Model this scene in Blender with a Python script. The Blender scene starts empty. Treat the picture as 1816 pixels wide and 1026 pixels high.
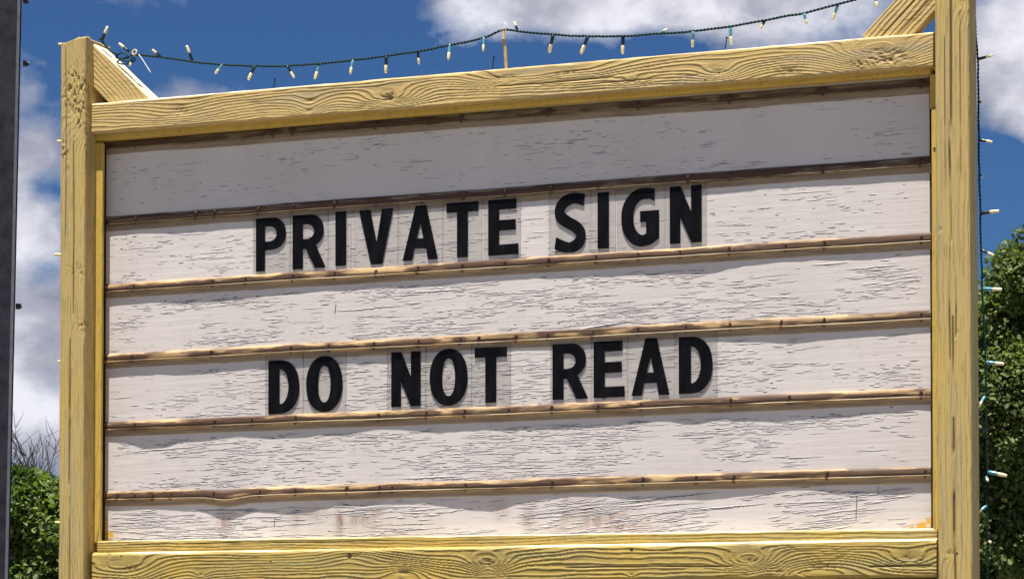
import bpy, math, random
import numpy as np
from mathutils import Vector, Matrix
random.seed(7)
rng = np.random.default_rng(11)
SC = bpy.context.scene
COL = SC.collection

# ------------------------------------------------------------------ camera
Z0 = 1.953                      # height of the sign panel's foot above ground
F_PX = 4500.0
YAW, PITCH, SHIFT = -0.3819, 0.0258, 543.4
CAM = Vector((4.021, -6.6846, Z0 - 0.3525))
FWD = Vector((math.sin(YAW) * math.cos(PITCH), math.cos(YAW) * math.cos(PITCH), math.sin(PITCH)))
RGT = Vector((math.cos(YAW), -math.sin(YAW), 0))
UP = RGT.cross(FWD)
cd = bpy.data.cameras.new('camera')
cd.sensor_width = 36
cd.lens = F_PX / 1816 * 36
cd.shift_y = SHIFT / 1816
cd.clip_start = 0.1
cd.clip_end = 3000
cam = bpy.data.objects.new('camera', cd)
COL.objects.link(cam)
cam.matrix_world = Matrix((
    (RGT.x, UP.x, -FWD.x, CAM.x), (RGT.y, UP.y, -FWD.y, CAM.y), (RGT.z, UP.z, -FWD.z, CAM.z), (0, 0, 0, 1)))
SC.camera = cam

def ray(px, py):
    return (FWD + RGT * ((px - 908) / F_PX) + UP * ((513 + SHIFT - py) / F_PX)).normalized()

def at(px, py, Y):              # where the sight line to a measured point meets the vertical plane y = Y
    d = ray(px, py)
    return CAM + d * ((Y - CAM.y) / d.y)

def far(px, py, dist):
    d = ray(px, py)
    h = math.hypot(d.x, d.y)
    return CAM + d * (dist / h)

# ------------------------------------------------------------------ light
SUN_EL, SUN_AZ = math.radians(77.0), math.radians(184)     # nearly overhead, on the viewer's side
SC.view_settings.view_transform = 'Standard'
SC.view_settings.look = 'None'
SC.view_settings.gamma = 1
SC.view_settings.use_curve_mapping = False
SC.view_settings.exposure = 0.88
sd = bpy.data.lights.new('sun', 'SUN')
sd.energy = 5.0
sd.angle = math.radians(0.53)
sd.color = (1.0, 0.95, 0.88)
sun = bpy.data.objects.new('sun', sd)
COL.objects.link(sun)
sdir = Vector((math.sin(SUN_AZ) * math.cos(SUN_EL), math.cos(SUN_AZ) * math.cos(SUN_EL), math.sin(SUN_EL)))
sun.rotation_euler = sdir.to_track_quat('Z', 'Y').to_euler()

world = bpy.data.worlds.new('World')
SC.world = world
world.use_nodes = True
wt = world.node_tree
wt.nodes.clear()

class NT:
    """tiny node-tree writer"""
    def __init__(s, tree): s.t = tree
    def n(s, typ, **kw):
        nd = s.t.nodes.new(typ)
        for k, v in kw.items():
            if k == 'ins':
                for i, x in v.items():
                    if isinstance(x, bpy.types.NodeSocket): s.t.links.new(x, nd.inputs[i])
                    else: nd.inputs[i].default_value = x
            else: setattr(nd, k, v)
        return nd
    def math(s, op, a, b=0.0, c=None, clamp=False):
        ins = {0: a, 1: b}
        if c is not None: ins[2] = c
        return s.n('ShaderNodeMath', operation=op, use_clamp=clamp, ins=ins).outputs[0]
    def ramp(s, fac, stops, interp='LINEAR'):
        nd = s.n('ShaderNodeValToRGB', ins={0: fac})
        cr = nd.color_ramp
        cr.interpolation = interp
        while len(cr.elements) < len(stops): cr.elements.new(0.5)
        for e, (p, c) in zip(cr.elements, stops):
            e.position = p
            e.color = (c, c, c, 1) if not hasattr(c, '__len__') else (*c, 1)
        return nd.outputs[0]
    def mix(s, fac, a, b, mode='MIX'):
        nd = s.n('ShaderNodeMix', data_type='RGBA', blend_type=mode)
        for i, x in ((0, fac), (6, a), (7, b)):
            if isinstance(x, bpy.types.NodeSocket): s.t.links.new(x, nd.inputs[i])
            else: nd.inputs[i].default_value = x if not isinstance(x, tuple) or len(x) == 4 else (*x, 1)
        return nd.outputs[2]
    def noise(s, vec, scale, detail=4, rough=0.55, dist=0.0, typ='FBM'):
        nd = s.n('ShaderNodeTexNoise', noise_dimensions='3D', ins={'Scale': scale, 'Detail': detail, 'Roughness': rough, 'Distortion': dist})
        s.t.links.new(vec, nd.inputs['Vector'])
        return nd.outputs[0]
    def mapping(s, vec, scale=(1, 1, 1), rot=(0, 0, 0), loc=(0, 0, 0)):
        nd = s.n('ShaderNodeMapping', ins={1: loc, 2: rot, 3: scale})
        s.t.links.new(vec, nd.inputs[0])
        return nd.outputs[0]

w = NT(wt)
sky = w.n('ShaderNodeTexSky', sky_type='NISHITA', sun_disc=False, sun_elevation=SUN_EL, sun_rotation=SUN_AZ,
          altitude=600, air_density=1.0, dust_density=0.15, ozone_density=3.0)
skyc = w.mix(1.0, sky.outputs[0], (0.145, 0.235, 0.355), 'MULTIPLY')
dirv = w.n('ShaderNodeNewGeometry').outputs['Incoming']
dv = w.n('ShaderNodeTexCoord').outputs['Generated']
# cloud masses by compass bearing and height: (px, py, radius px, height stretch, weight)
BLOBS = [
    (1090, 0, 330, 3.6, 0.62), (780, 25, 90, 1.6, 0.20), (1460, 20, 260, 2.2, 0.55), (1790, 110, 150, 0.9, 0.75), (1900, 60, 260, 1.2, 0.7), (1830, 235, 70, 1.2, 0.30),
    (60, 560, 150, 0.75, 0.52), (60, 410, 70, 0.9, 0.30), (70, 730, 170, 1.0, 0.70), (-120, 420, 220, 1, 0.5), (65, 265, 45, 1.0, 0.30), (45, 155, 40, 1.0, 0.26),
    (290, 5, 90, 2.0, 0.12), (60, 10, 60, 2, 0.10), (1100, -160, 520, 2.2, 0.6), (250, 640, 200, 1, 0.3)]
NEG = [(500, 60, 260, 1.6, -0.55), (1110, 95, 300, 5.0, -0.40), (1790, 340, 110, 1.1, -0.8), (80, 330, 50, 1.2, -0.25), (200, 110, 190, 1.3, -0.62), (85, 680, 60, 1.6, -0.42), (70, 480, 45, 1.0, -0.25)]
acc = None
for (bx, by, br, st, wgt) in BLOBS + NEG:
    d0 = ray(bx, by)
    sub = w.n('ShaderNodeVectorMath', operation='SUBTRACT', ins={0: dv, 1: tuple(d0)}).outputs[0]
    sc = w.n('ShaderNodeVectorMath', operation='MULTIPLY', ins={0: sub, 1: (1, 1, st)}).outputs[0]
    ln = w.n('ShaderNodeVectorMath', operation='LENGTH', ins={0: sc}).outputs[1]
    mr = w.n('ShaderNodeMapRange', interpolation_type='SMOOTHERSTEP', ins={0: ln, 1: 0.0, 2: br * 1.25 / F_PX, 3: wgt, 4: 0.0}).outputs[0]
    acc = mr if acc is None else w.math('ADD', acc, mr)
mp = w.mapping(dv, scale=(1, 1, 1.35))
n1 = w.noise(mp, 19, 7, 0.60, 0.12)
n2 = w.noise(mp, 3.2, 4, 0.5)
n3 = w.noise(mp, 30, 6, 0.58, 0.15)
dens = w.math('ADD', w.math('ADD', w.math('MULTIPLY', w.math('SUBTRACT', n1, 0.5), 2.1), acc), w.math('MULTIPLY', w.math('SUBTRACT', n2, 0.47), 2.0))
cov = w.ramp(dens, [(0.05, 0.0), (0.30, 0.42), (0.62, 0.93), (1.0, 1.0)])
body = w.math('ADD', w.math('MULTIPLY', n3, 0.55), w.math('MULTIPLY', w.noise(w.mapping(dv, scale=(1, 1, 1.4), loc=(3, 1, 2)), 11, 3, 0.5), 0.6))
cc = w.ramp(body, [(0.42, (1.5, 1.6, 2.1)), (0.54, (2.6, 2.65, 3.1)), (0.68, (4.9, 4.9, 5.3))])
cc = w.n('ShaderNodeVectorMath', operation='SCALE', ins={0: cc, 3: 1.0}).outputs[0]
fin = w.mix(cov, skyc, cc)
bg = w.n('ShaderNodeBackground', ins={0: fin, 1: 0.10})
wo = w.n('ShaderNodeOutputWorld')
wt.links.new(bg.outputs[0], wo.inputs[0])

# ------------------------------------------------------------------ numpy noise
def _h(ix, iy, seed):
    n = (ix.astype(np.int64) * 374761393 + iy.astype(np.int64) * 668265263 + seed * 1442695041) & 0xffffffff
    n = ((n ^ (n >> 13)) * 1274126177) & 0xffffffff
    return ((n ^ (n >> 16)) & 0xffff) / 65535.0

def vnoise(x, y, seed=0):
    x = np.asarray(x, float); y = np.asarray(y, float)
    x, y = np.broadcast_arrays(x, y)
    ix = np.floor(x); iy = np.floor(y)
    fx = x - ix; fy = y - iy
    fx = fx * fx * (3 - 2 * fx); fy = fy * fy * (3 - 2 * fy)
    a = _h(ix, iy, seed); b = _h(ix + 1, iy, seed); c = _h(ix, iy + 1, seed); d = _h(ix + 1, iy + 1, seed)
    return (a + (b - a) * fx) * (1 - fy) + (c + (d - c) * fx) * fy

def fbm(x, y, seed=0, o=4):
    s = 0; a = 0.5; t = 0
    for i in range(o):
        s = s + a * vnoise(np.asarray(x) * 2 ** i, np.asarray(y) * 2 ** i, seed + i * 17); t += a; a *= 0.5
    return s / t - 0.5

# ------------------------------------------------------------------ object helpers
def mesh_from(name, verts, faces, mats=(), smooth=False, attrs=None, midx=None):
    me = bpy.data.meshes.new(name)
    me.from_pydata([tuple(v) for v in verts], [], faces)
    for m in mats: me.materials.append(m)
    if midx is not None: me.polygons.foreach_set('material_index', midx)
    if smooth: me.polygons.foreach_set('use_smooth', [True] * len(me.polygons))
    if attrs:
        for k, a in attrs.items():
            at_ = me.attributes.new(k, 'FLOAT', 'POINT')
            at_.data.foreach_set('value', np.asarray(a, dtype=np.float32).ravel())
    me.update()
    return me

def grid_mesh(name, V, nu, nv, mats, attrs=None, wrap=False, caps=False):
    """V is (nu, nv, 3); quads built fast with numpy"""
    me = bpy.data.meshes.new(name)
    i = np.arange(nu - 1)[:, None]; j = np.arange(nv if wrap else nv - 1)[None, :]
    j2 = (j + 1) % nv
    q = np.stack([i * nv + j, i * nv + j2, (i + 1) * nv + j2, (i + 1) * nv + j], -1).reshape(-1, 4)
    loops = q.ravel(); starts = np.arange(len(q)) * 4; tot = np.full(len(q), 4)
    if caps:
        loops = np.concatenate([loops, np.arange(nv)[::-1], (nu - 1) * nv + np.arange(nv)])
        starts = np.concatenate([starts, [len(q) * 4, len(q) * 4 + nv]]); tot = np.concatenate([tot, [nv, nv]])
    me.vertices.add(nu * nv); me.vertices.foreach_set('co', V.reshape(-1).astype(np.float32))
    me.loops.add(len(loops)); me.loops.foreach_set('vertex_index', loops.astype(np.int32))
    me.polygons.add(len(starts)); me.polygons.foreach_set('loop_start', starts.astype(np.int32))
    me.polygons.foreach_set('loop_total', tot.astype(np.int32))
    sm = np.ones(len(starts), bool)
    if caps: sm[-2:] = False
    me.polygons.foreach_set('use_smooth', sm)
    for m in mats: me.materials.append(m)
    if attrs:
        for k, a in attrs.items():
            at_ = me.attributes.new(k, 'FLOAT', 'POINT')
            at_.data.foreach_set('value', np.asarray(a, dtype=np.float32).ravel())
    me.update(calc_edges=True); me.validate()
    return me

def link(name, me, parent=None, loc=(0, 0, 0), rot=None, label=None, kind=None):
    o = bpy.data.objects.new(name, me); COL.objects.link(o)
    loc = Vector(loc)
    if parent is not None:
        o.parent = parent
        p = Vector((0, 0, 0)); q = parent
        while q: p += q.location; q = q.parent
        loc = loc - p
    o.location = loc
    if rot is not None:
        o.rotation_mode = 'QUATERNION'; o.rotation_quaternion = rot
    if label: o['label'] = label
    if kind: o['kind'] = kind
    return o

def part(name, verts, faces, mats, parent=None, smooth=False, attrs=None, midx=None, label=None, kind=None):
    """world-space verts, origin put at the base of the piece"""
    v = np.array([tuple(x) for x in verts])
    c = np.array([(v[:, 0].min() + v[:, 0].max()) / 2, (v[:, 1].min() + v[:, 1].max()) / 2, v[:, 2].min()])
    me = mesh_from(name, v - c, faces, mats if isinstance(mats, (list, tuple)) else [mats], smooth, attrs, midx)
    return link(name, me, parent, c, label=label, kind=kind)

def thing(name, label, cat, loc, group=None):
    o = bpy.data.objects.new(name, None); COL.objects.link(o)
    o.location = loc; o.empty_display_size = 0.1
    o['label'] = label; o['category'] = cat
    if group: o['group'] = group
    return o

def tag(o, label, cat, group=None):
    o['label'] = label; o['category'] = cat
    if group: o['group'] = group
    return o

def tube(pts, r, n=6, cap=True):
    pts = [Vector(p) for p in pts]
    rs = r if hasattr(r, '__len__') else [r] * len(pts)
    V = []; Fc = []
    t = (pts[1] - pts[0]).normalized()
    a = t.orthogonal().normalized()
    for i, p in enumerate(pts):
        t = (pts[min(i + 1, len(pts) - 1)] - pts[max(i - 1, 0)]).normalized()
        a = (a - t * a.dot(t)).normalized(); b = t.cross(a)
        for k in range(n):
            th = 2 * math.pi * k / n
            V.append(p + (a * math.cos(th) + b * math.sin(th)) * rs[i])
    for i in range(len(pts) - 1):
        for k in range(n):
            k2 = (k + 1) % n
            Fc.append((i * n + k, i * n + k2, (i + 1) * n + k2, (i + 1) * n + k))
    if cap:
        Fc.append(tuple(range(n))[::-1]); Fc.append(tuple((len(pts) - 1) * n + k for k in range(n)))
    return V, Fc

def join(*parts):
    V = []; Fc = []
    for v, f in parts:
        o = len(V); V += list(v); Fc += [tuple(i + o for i in x) for x in f]
    return V, Fc

def box(c0, c1):
    (x0, y0, z0), (x1, y1, z1) = c0, c1
    V = [(x0, y0, z0), (x1, y0, z0), (x1, y1, z0), (x0, y1, z0), (x0, y0, z1), (x1, y0, z1), (x1, y1, z1), (x0, y1, z1)]
    return V, [(3, 2, 1, 0), (4, 5, 6, 7), (0, 1, 5, 4), (1, 2, 6, 5), (2, 3, 7, 6), (3, 0, 4, 7)]

def catmull(pts, n):
    pts = [Vector(p) for p in pts]
    P = [pts[0] * 2 - pts[1]] + pts + [pts[-1] * 2 - pts[-2]]
    out = []
    for i in range(1, len(P) - 2):
        for k in range(n):
            t = k / n
            out.append(0.5 * ((2 * P[i]) + (P[i + 1] - P[i - 1]) * t + (2 * P[i - 1] - 5 * P[i] + 4 * P[i + 1] - P[i + 2]) * t * t
                              + (3 * P[i] - P[i - 1] - 3 * P[i + 1] + P[i + 2]) * t ** 3))
    out.append(P[-2])
    return out

# ------------------------------------------------------------------ materials
def material(name, fn):
    m = bpy.data.materials.new(name); m.use_nodes = True
    t = m.node_tree; t.nodes.clear()
    k = NT(t); out = k.n('ShaderNodeOutputMaterial')
    t.links.new(fn(k), out.inputs[0])
    return m

def princ(k, col, rough=0.6, bump=None, bstr=0.5, bdist=0.001, **ins):
    d = {'Base Color': col, 'Roughness': rough}
    d.update(ins)
    nd = k.n('ShaderNodeBsdfPrincipled')
    for kk, x in d.items():
        if isinstance(x, bpy.types.NodeSocket): k.t.links.new(x, nd.inputs[kk])
        else: nd.inputs[kk].default_value = (*x, 1) if isinstance(x, tuple) and len(x) == 3 else x
    if bump is not None:
        b = k.n('ShaderNodeBump', ins={'Strength': bstr, 'Distance': bdist, 'Height': bump})
        k.t.links.new(b.outputs[0], nd.inputs['Normal'])
    return nd.outputs[0]

def attr(k, name): return k.n('ShaderNodeAttribute', attribute_name=name).outputs['Fac']
def objco(k): return k.n('ShaderNodeTexCoord').outputs['Object']

def yellow(name, base, base2, wear, along, dirtc=(0.13, 0.085, 0.028), wearc=(0.36, 0.31, 0.2)):
    def f(k):
        co = objco(k)
        st = k.mapping(co, scale=along)
        n = k.noise(st, 9, 5, 0.6)
        big = k.noise(co, 5, 3, 0.5)
        c = k.mix(k.ramp(big, [(0.35, 0), (0.65, 1)]), base, base2)
        fine = k.noise(st, 60, 4, 0.65)
        c = k.mix(k.math('MULTIPLY', k.ramp(n, [(0.50, 0), (0.68, 1)]), wear), c, wearc)
        c = k.mix(k.math('MULTIPLY', k.ramp(fine, [(0.54, 0), (0.62, 1)]), 0.7), c, tuple(x * 0.55 for x in base))
        c = k.mix(k.math('MULTIPLY', k.ramp(k.noise(co, 130, 3, 0.7), [(0.58, 0), (0.66, 1)]), 0.35), c, (0.7, 0.62, 0.38))
        c = k.mix(k.math('MULTIPLY', attr(k, 'dirt'), 0.88, clamp=True), c, dirtc)
        h = k.math('ADD', fine, k.math('MULTIPLY', k.noise(co, 400, 3, 0.6), 0.5))
        c = k.mix(k.math('MULTIPLY', attr(k, 'sunlit_wear'), k.ramp(n, [(0.3, 0.55), (0.6, 1.0)])), c, (0.74, 0.68, 0.54))  # sunlit white put into the colour of upward faces, with peeled paint
        return princ(k, c, k.ramp(fine, [(0.3, 0.5), (0.7, 0.75)]), h, 0.55, 0.0012)
    return material(name, f)

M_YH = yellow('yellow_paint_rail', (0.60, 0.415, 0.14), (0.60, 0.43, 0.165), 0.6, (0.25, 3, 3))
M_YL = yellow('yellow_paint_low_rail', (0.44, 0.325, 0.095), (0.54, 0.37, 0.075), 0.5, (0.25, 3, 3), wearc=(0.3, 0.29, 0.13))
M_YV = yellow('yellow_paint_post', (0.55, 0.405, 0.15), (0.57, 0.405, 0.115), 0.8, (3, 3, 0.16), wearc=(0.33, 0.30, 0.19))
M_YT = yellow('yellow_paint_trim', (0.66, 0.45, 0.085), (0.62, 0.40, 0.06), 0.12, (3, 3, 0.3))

def _panel(k):
    co = objco(k)
    st = k.mapping(co, scale=(0.10, 1, 1.5))
    c = k.mix(k.ramp(k.noise(co, 3, 3, 0.5), [(0.35, 0), (0.65, 1)]), (0.69, 0.632, 0.592), (0.75, 0.69, 0.65))
    c = k.mix(k.math('MULTIPLY', k.ramp(k.noise(k.mapping(co, scale=(1.5, 1, 0.35)), 8, 4, 0.6), [(0.52, 0), (0.75, 1)]), 0.16), c, (0.45, 0.38, 0.33))
    fine = k.noise(st, 160, 5, 0.62)
    hair = k.ramp(fine, [(0.615, 0), (0.655, 1)])
    hairm = k.math('MULTIPLY', hair, k.math('MULTIPLY', attr(k, 'age'), 0.8))
    c = k.mix(hairm, c, (0.20, 0.17, 0.14))
    stn = attr(k, 'stain')
    c = k.mix(k.math('MULTIPLY', stn, k.ramp(k.noise(k.mapping(co, scale=(1, 1, 0.5)), 45, 4, 0.7), [(0.30, 0.12), (0.68, 0.8)]), clamp=True), c, (0.24, 0.12, 0.065))
    c = k.mix(k.math('MULTIPLY', attr(k, 'smear'), k.ramp(k.noise(co, 50, 3, 0.6), [(0.40, 0.0), (0.5, 1)]), clamp=True), c, (0.70, 0.42, 0.06))
    h = k.math('SUBTRACT', k.noise(st, 40, 4, 0.6), k.math('MULTIPLY', hairm, 0.9))
    return princ(k, c, 0.5, h, 0.7, 0.0012)
M_PANEL = material('white_paint', _panel)
M_FLAKE = material('white_paint_flake', lambda k: princ(k, (0.68, 0.63, 0.61), 0.5))
M_BAREWOOD = material('bare_wood_in_crack', lambda k: princ(k, (0.042, 0.030, 0.023), 0.8))

def _batten(dark):
    def f(k):
        co = objco(k)
        st = k.mapping(co, scale=(0.22, 2, 3))
        n = k.noise(st, 26, 5, 0.65, 0.4)
        light = (0.50, 0.33, 0.155) if not dark else (0.25, 0.185, 0.11)
        mid = (0.25, 0.155, 0.08) if not dark else (0.15, 0.11, 0.065)
        c = k.ramp(n, [(0.30, (0.085, 0.05, 0.028)), (0.43, mid), (0.55, light), (0.75, tuple(min(1, x * 1.25) for x in light))])
        c = k.mix(k.math('MULTIPLY', k.ramp(k.math('ADD', attr(k, 'stain'), k.math('MULTIPLY', k.math('SUBTRACT', k.noise(k.mapping(co, scale=(0.3, 1, 1.6)), 70, 4, 0.65), 0.5), 1.5)), [(0.10, 0), (0.34, 0.72), (0.62, 1)]), 0.93, clamp=True), c, (0.070, 0.030, 0.013))
        c = k.mix(k.math('MULTIPLY', attr(k, 'lip'), 0.75), c, (0.72, 0.62, 0.44))
        h = k.noise(st, 60, 5, 0.65)
        c = k.mix(k.math('MULTIPLY', attr(k, 'low'), k.ramp(k.noise(k.mapping(co, scale=(0.2, 1, 1)), 40, 4), [(0.3, 0.35), (0.6, 0.95)])), c, (0.37, 0.28, 0.19))
        return princ(k, c, 0.62, h, 0.7, 0.002)
    return material('batten_wood_dark' if dark else 'batten_wood', f)
M_BAT, M_BATD = _batten(False), _batten(True)
M_RUST = material('rusty_nail', lambda k: princ(k, k.mix(k.noise(objco(k), 300, 3), (0.03, 0.012, 0.008), (0.10, 0.035, 0.015)), 0.7))
M_IRON = material('dark_iron', lambda k: princ(k, (0.025, 0.024, 0.026), 0.45, Metallic=0.4))
M_REDW = material('dark_red_paint', lambda k: princ(k, k.mix(k.noise(objco(k), 20, 4), (0.05, 0.008, 0.006), (0.09, 0.016, 0.01)), 0.6))
M_SHADE = material('shade_dark_wood', lambda k: princ(k, k.mix(k.noise(k.mapping(objco(k), scale=(3, 3, 0.3)), 20, 4), (0.03, 0.025, 0.02), (0.07, 0.055, 0.04)), 0.85))  # dark tone carries the shade of the panel gap; backboard uses it too

def _letter(k):
    co = objco(k)
    n = k.noise(k.mapping(co, scale=(2, 1, 0.6)), 18, 4, 0.6)
    c = k.mix(k.ramp(n, [(0.4, 0), (0.7, 1)]), (0.0020, 0.0020, 0.003), (0.006, 0.006, 0.009))
    return princ(k, c, k.ramp(n, [(0.3, 0.4), (0.7, 0.6)]), k.noise(co, 220, 3), 0.1, 0.0004, **{'Specular IOR Level': 0.12})
M_LETTER = material('black_letter_vinyl', _letter)

def _pane(k):
    co = objco(k)
    tr = k.n('ShaderNodeBsdfTransparent', ins={0: (0.985, 0.985, 0.98, 1)}).outputs[0]
    gl = k.n('ShaderNodeBsdfGlossy', ins={0: (0.9, 0.9, 0.9, 1), 1: 0.12}).outputs[0]
    df = k.n('ShaderNodeBsdfDiffuse', ins={0: (0.42, 0.40, 0.39, 1)}).outputs[0]
    fr = k.math('MULTIPLY', k.n('ShaderNodeFresnel', ins={0: 1.3}).outputs[0], 0.22)
    a = k.n('ShaderNodeMixShader', ins={0: k.ramp(k.noise(co, 25, 4, 0.6), [(0.35, 0.02), (0.8, 0.12)]), 1: tr, 2: df}).outputs[0]
    return k.n('ShaderNodeMixShader', ins={0: fr, 1: a, 2: gl}).outputs[0]
M_PANE = material('clear_acrylic', _pane)
M_PEDGE = material('acrylic_edge', lambda k: k.n('ShaderNodeMixShader', ins={
    0: 0.9, 1: k.n('ShaderNodeBsdfTransparent', ins={0: (0.6, 0.6, 0.6, 1)}).outputs[0], 2: princ(k, (0.06, 0.055, 0.05), 0.7, **{'Specular IOR Level': 0.1})}).outputs[0])

M_WIRE = material('green_wire', lambda k: princ(k, (0.004, 0.032, 0.026), 0.6, **{'Specular IOR Level': 0.2}))
M_SOCK = material('green_socket', lambda k: princ(k, (0.008, 0.022, 0.026), 0.3))
M_SOCKB = material('blue_reflect_socket', lambda k: princ(k, (0.10, 0.30, 0.36), 0.22))  # light-blue reflection on the green socket, painted as its colour
M_LENS = material('warm_bulb_lens', lambda k: princ(k, k.ramp(k.noise(objco(k), 150, 2), [(0.35, (0.90, 0.74, 0.32)), (0.6, (0.93, 0.86, 0.58))]), 0.25, **{'Transmission Weight': 0.08, 'Subsurface Weight': 0.2, 'Subsurface Scale': 0.004}))
M_TIE = material('white_nylon', lambda k: princ(k, (0.75, 0.75, 0.72), 0.35))
M_TAPE = material('cream_tape', lambda k: princ(k, (0.55, 0.45, 0.27), 0.6))

def _steel(k):
    co = objco(k)
    n = k.noise(co, 38, 5, 0.6); n2 = k.noise(k.mapping(co, scale=(2, 2, 0.4)), 9, 4, 0.6)
    c = k.mix(k.ramp(n, [(0.35, 0), (0.68, 1)]), (0.012, 0.012, 0.019), (0.034, 0.034, 0.046))
    c = k.mix(k.math('MULTIPLY', k.ramp(n2, [(0.5, 0), (0.7, 1)]), 0.4), c, (0.045, 0.046, 0.058))
    return princ(k, c, k.ramp(n, [(0.3, 0.45), (0.7, 0.75)]), n, 0.25, 0.001, Metallic=0.2)
M_STEEL = material('dark_weathered_steel', _steel)
M_STEELE = material('pale_steel_edge', lambda k: princ(k, k.mix(k.noise(objco(k), 60, 4), (0.10, 0.10, 0.12), (0.26, 0.26, 0.29)), 0.5, Metallic=0.3))  # paler steel for the narrow edge strip

def leafmat(name, a, b, c3, rough=0.62, tr=0.35):
    def f(k):
        v = k.n('ShaderNodeAttribute', attribute_name='tone').outputs['Fac']
        c = k.ramp(v, [(0.0, a), (0.5, b), (1.0, c3)])
        p = princ(k, c, rough)
        t = k.n('ShaderNodeBsdfTranslucent')
        k.t.links.new(k.mix(1.0, c, (1.2, 1.5, 0.5), 'MULTIPLY'), t.inputs[0])
        return k.n('ShaderNodeMixShader', ins={0: tr, 1: p, 2: t.outputs[0]}).outputs[0]
    return material(name, f)
M_HEDGE = leafmat('hedge_leaf', (0.030, 0.055, 0.012), (0.080, 0.125, 0.025), (0.20, 0.25, 0.06))
M_TREE = leafmat('tree_leaf', (0.045, 0.065, 0.014), (0.105, 0.145, 0.035), (0.19, 0.225, 0.065))
M_BARK = material('bark', lambda k: princ(k, k.mix(k.noise(objco(k), 12, 5), (0.05, 0.035, 0.025), (0.13, 0.1, 0.08)), 0.9, k.noise(objco(k), 30, 5), 0.8, 0.01))
M_TWIG = material('bare_twig_bark', lambda k: princ(k, (0.075, 0.058, 0.055), 0.9))
def _ground(k):
    co = objco(k)
    c = k.mix(k.ramp(k.noise(co, 0.35, 5, 0.6), [(0.4, 0), (0.6, 1)]), (0.19, 0.17, 0.14), (0.15, 0.135, 0.11))
    c = k.mix(k.ramp(k.noise(co, 14, 4, 0.6), [(0.45, 0), (0.7, 0.5)]), c, (0.16, 0.15, 0.11))
    return princ(k, c, 0.95, k.noise(co, 30, 4), 0.6, 0.03)
M_GROUND = material('gravel_ground', _ground)

# ------------------------------------------------------------------ ground
gv = []; gf = []
NG = 48
radii = [0, 3, 8, 16, 30, 60, 120, 300, 900]
gv.append((0, 0, 0))
for r in radii[1:]:
    for k in range(NG):
        a = 2 * math.pi * k / NG
        x, y = r * math.cos(a), r * math.sin(a)
        gv.append((x, y, float(fbm(x * 0.08, y * 0.08, 3)) * min(0.5, r * 0.01) * (1 if r > 8 else 0.1)))
for k in range(NG): gf.append((0, 1 + k, 1 + (k + 1) % NG))
for i in range(len(radii) - 2):
    for k in range(NG):
        k2 = (k + 1) % NG
        gf.append((1 + i * NG + k, 1 + (i + 1) * NG + k, 1 + (i + 1) * NG + k2, 1 + i * NG + k2))
g = link('ground', mesh_from('ground', gv, gf, [M_GROUND], True)); g['kind'] = 'structure'

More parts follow.
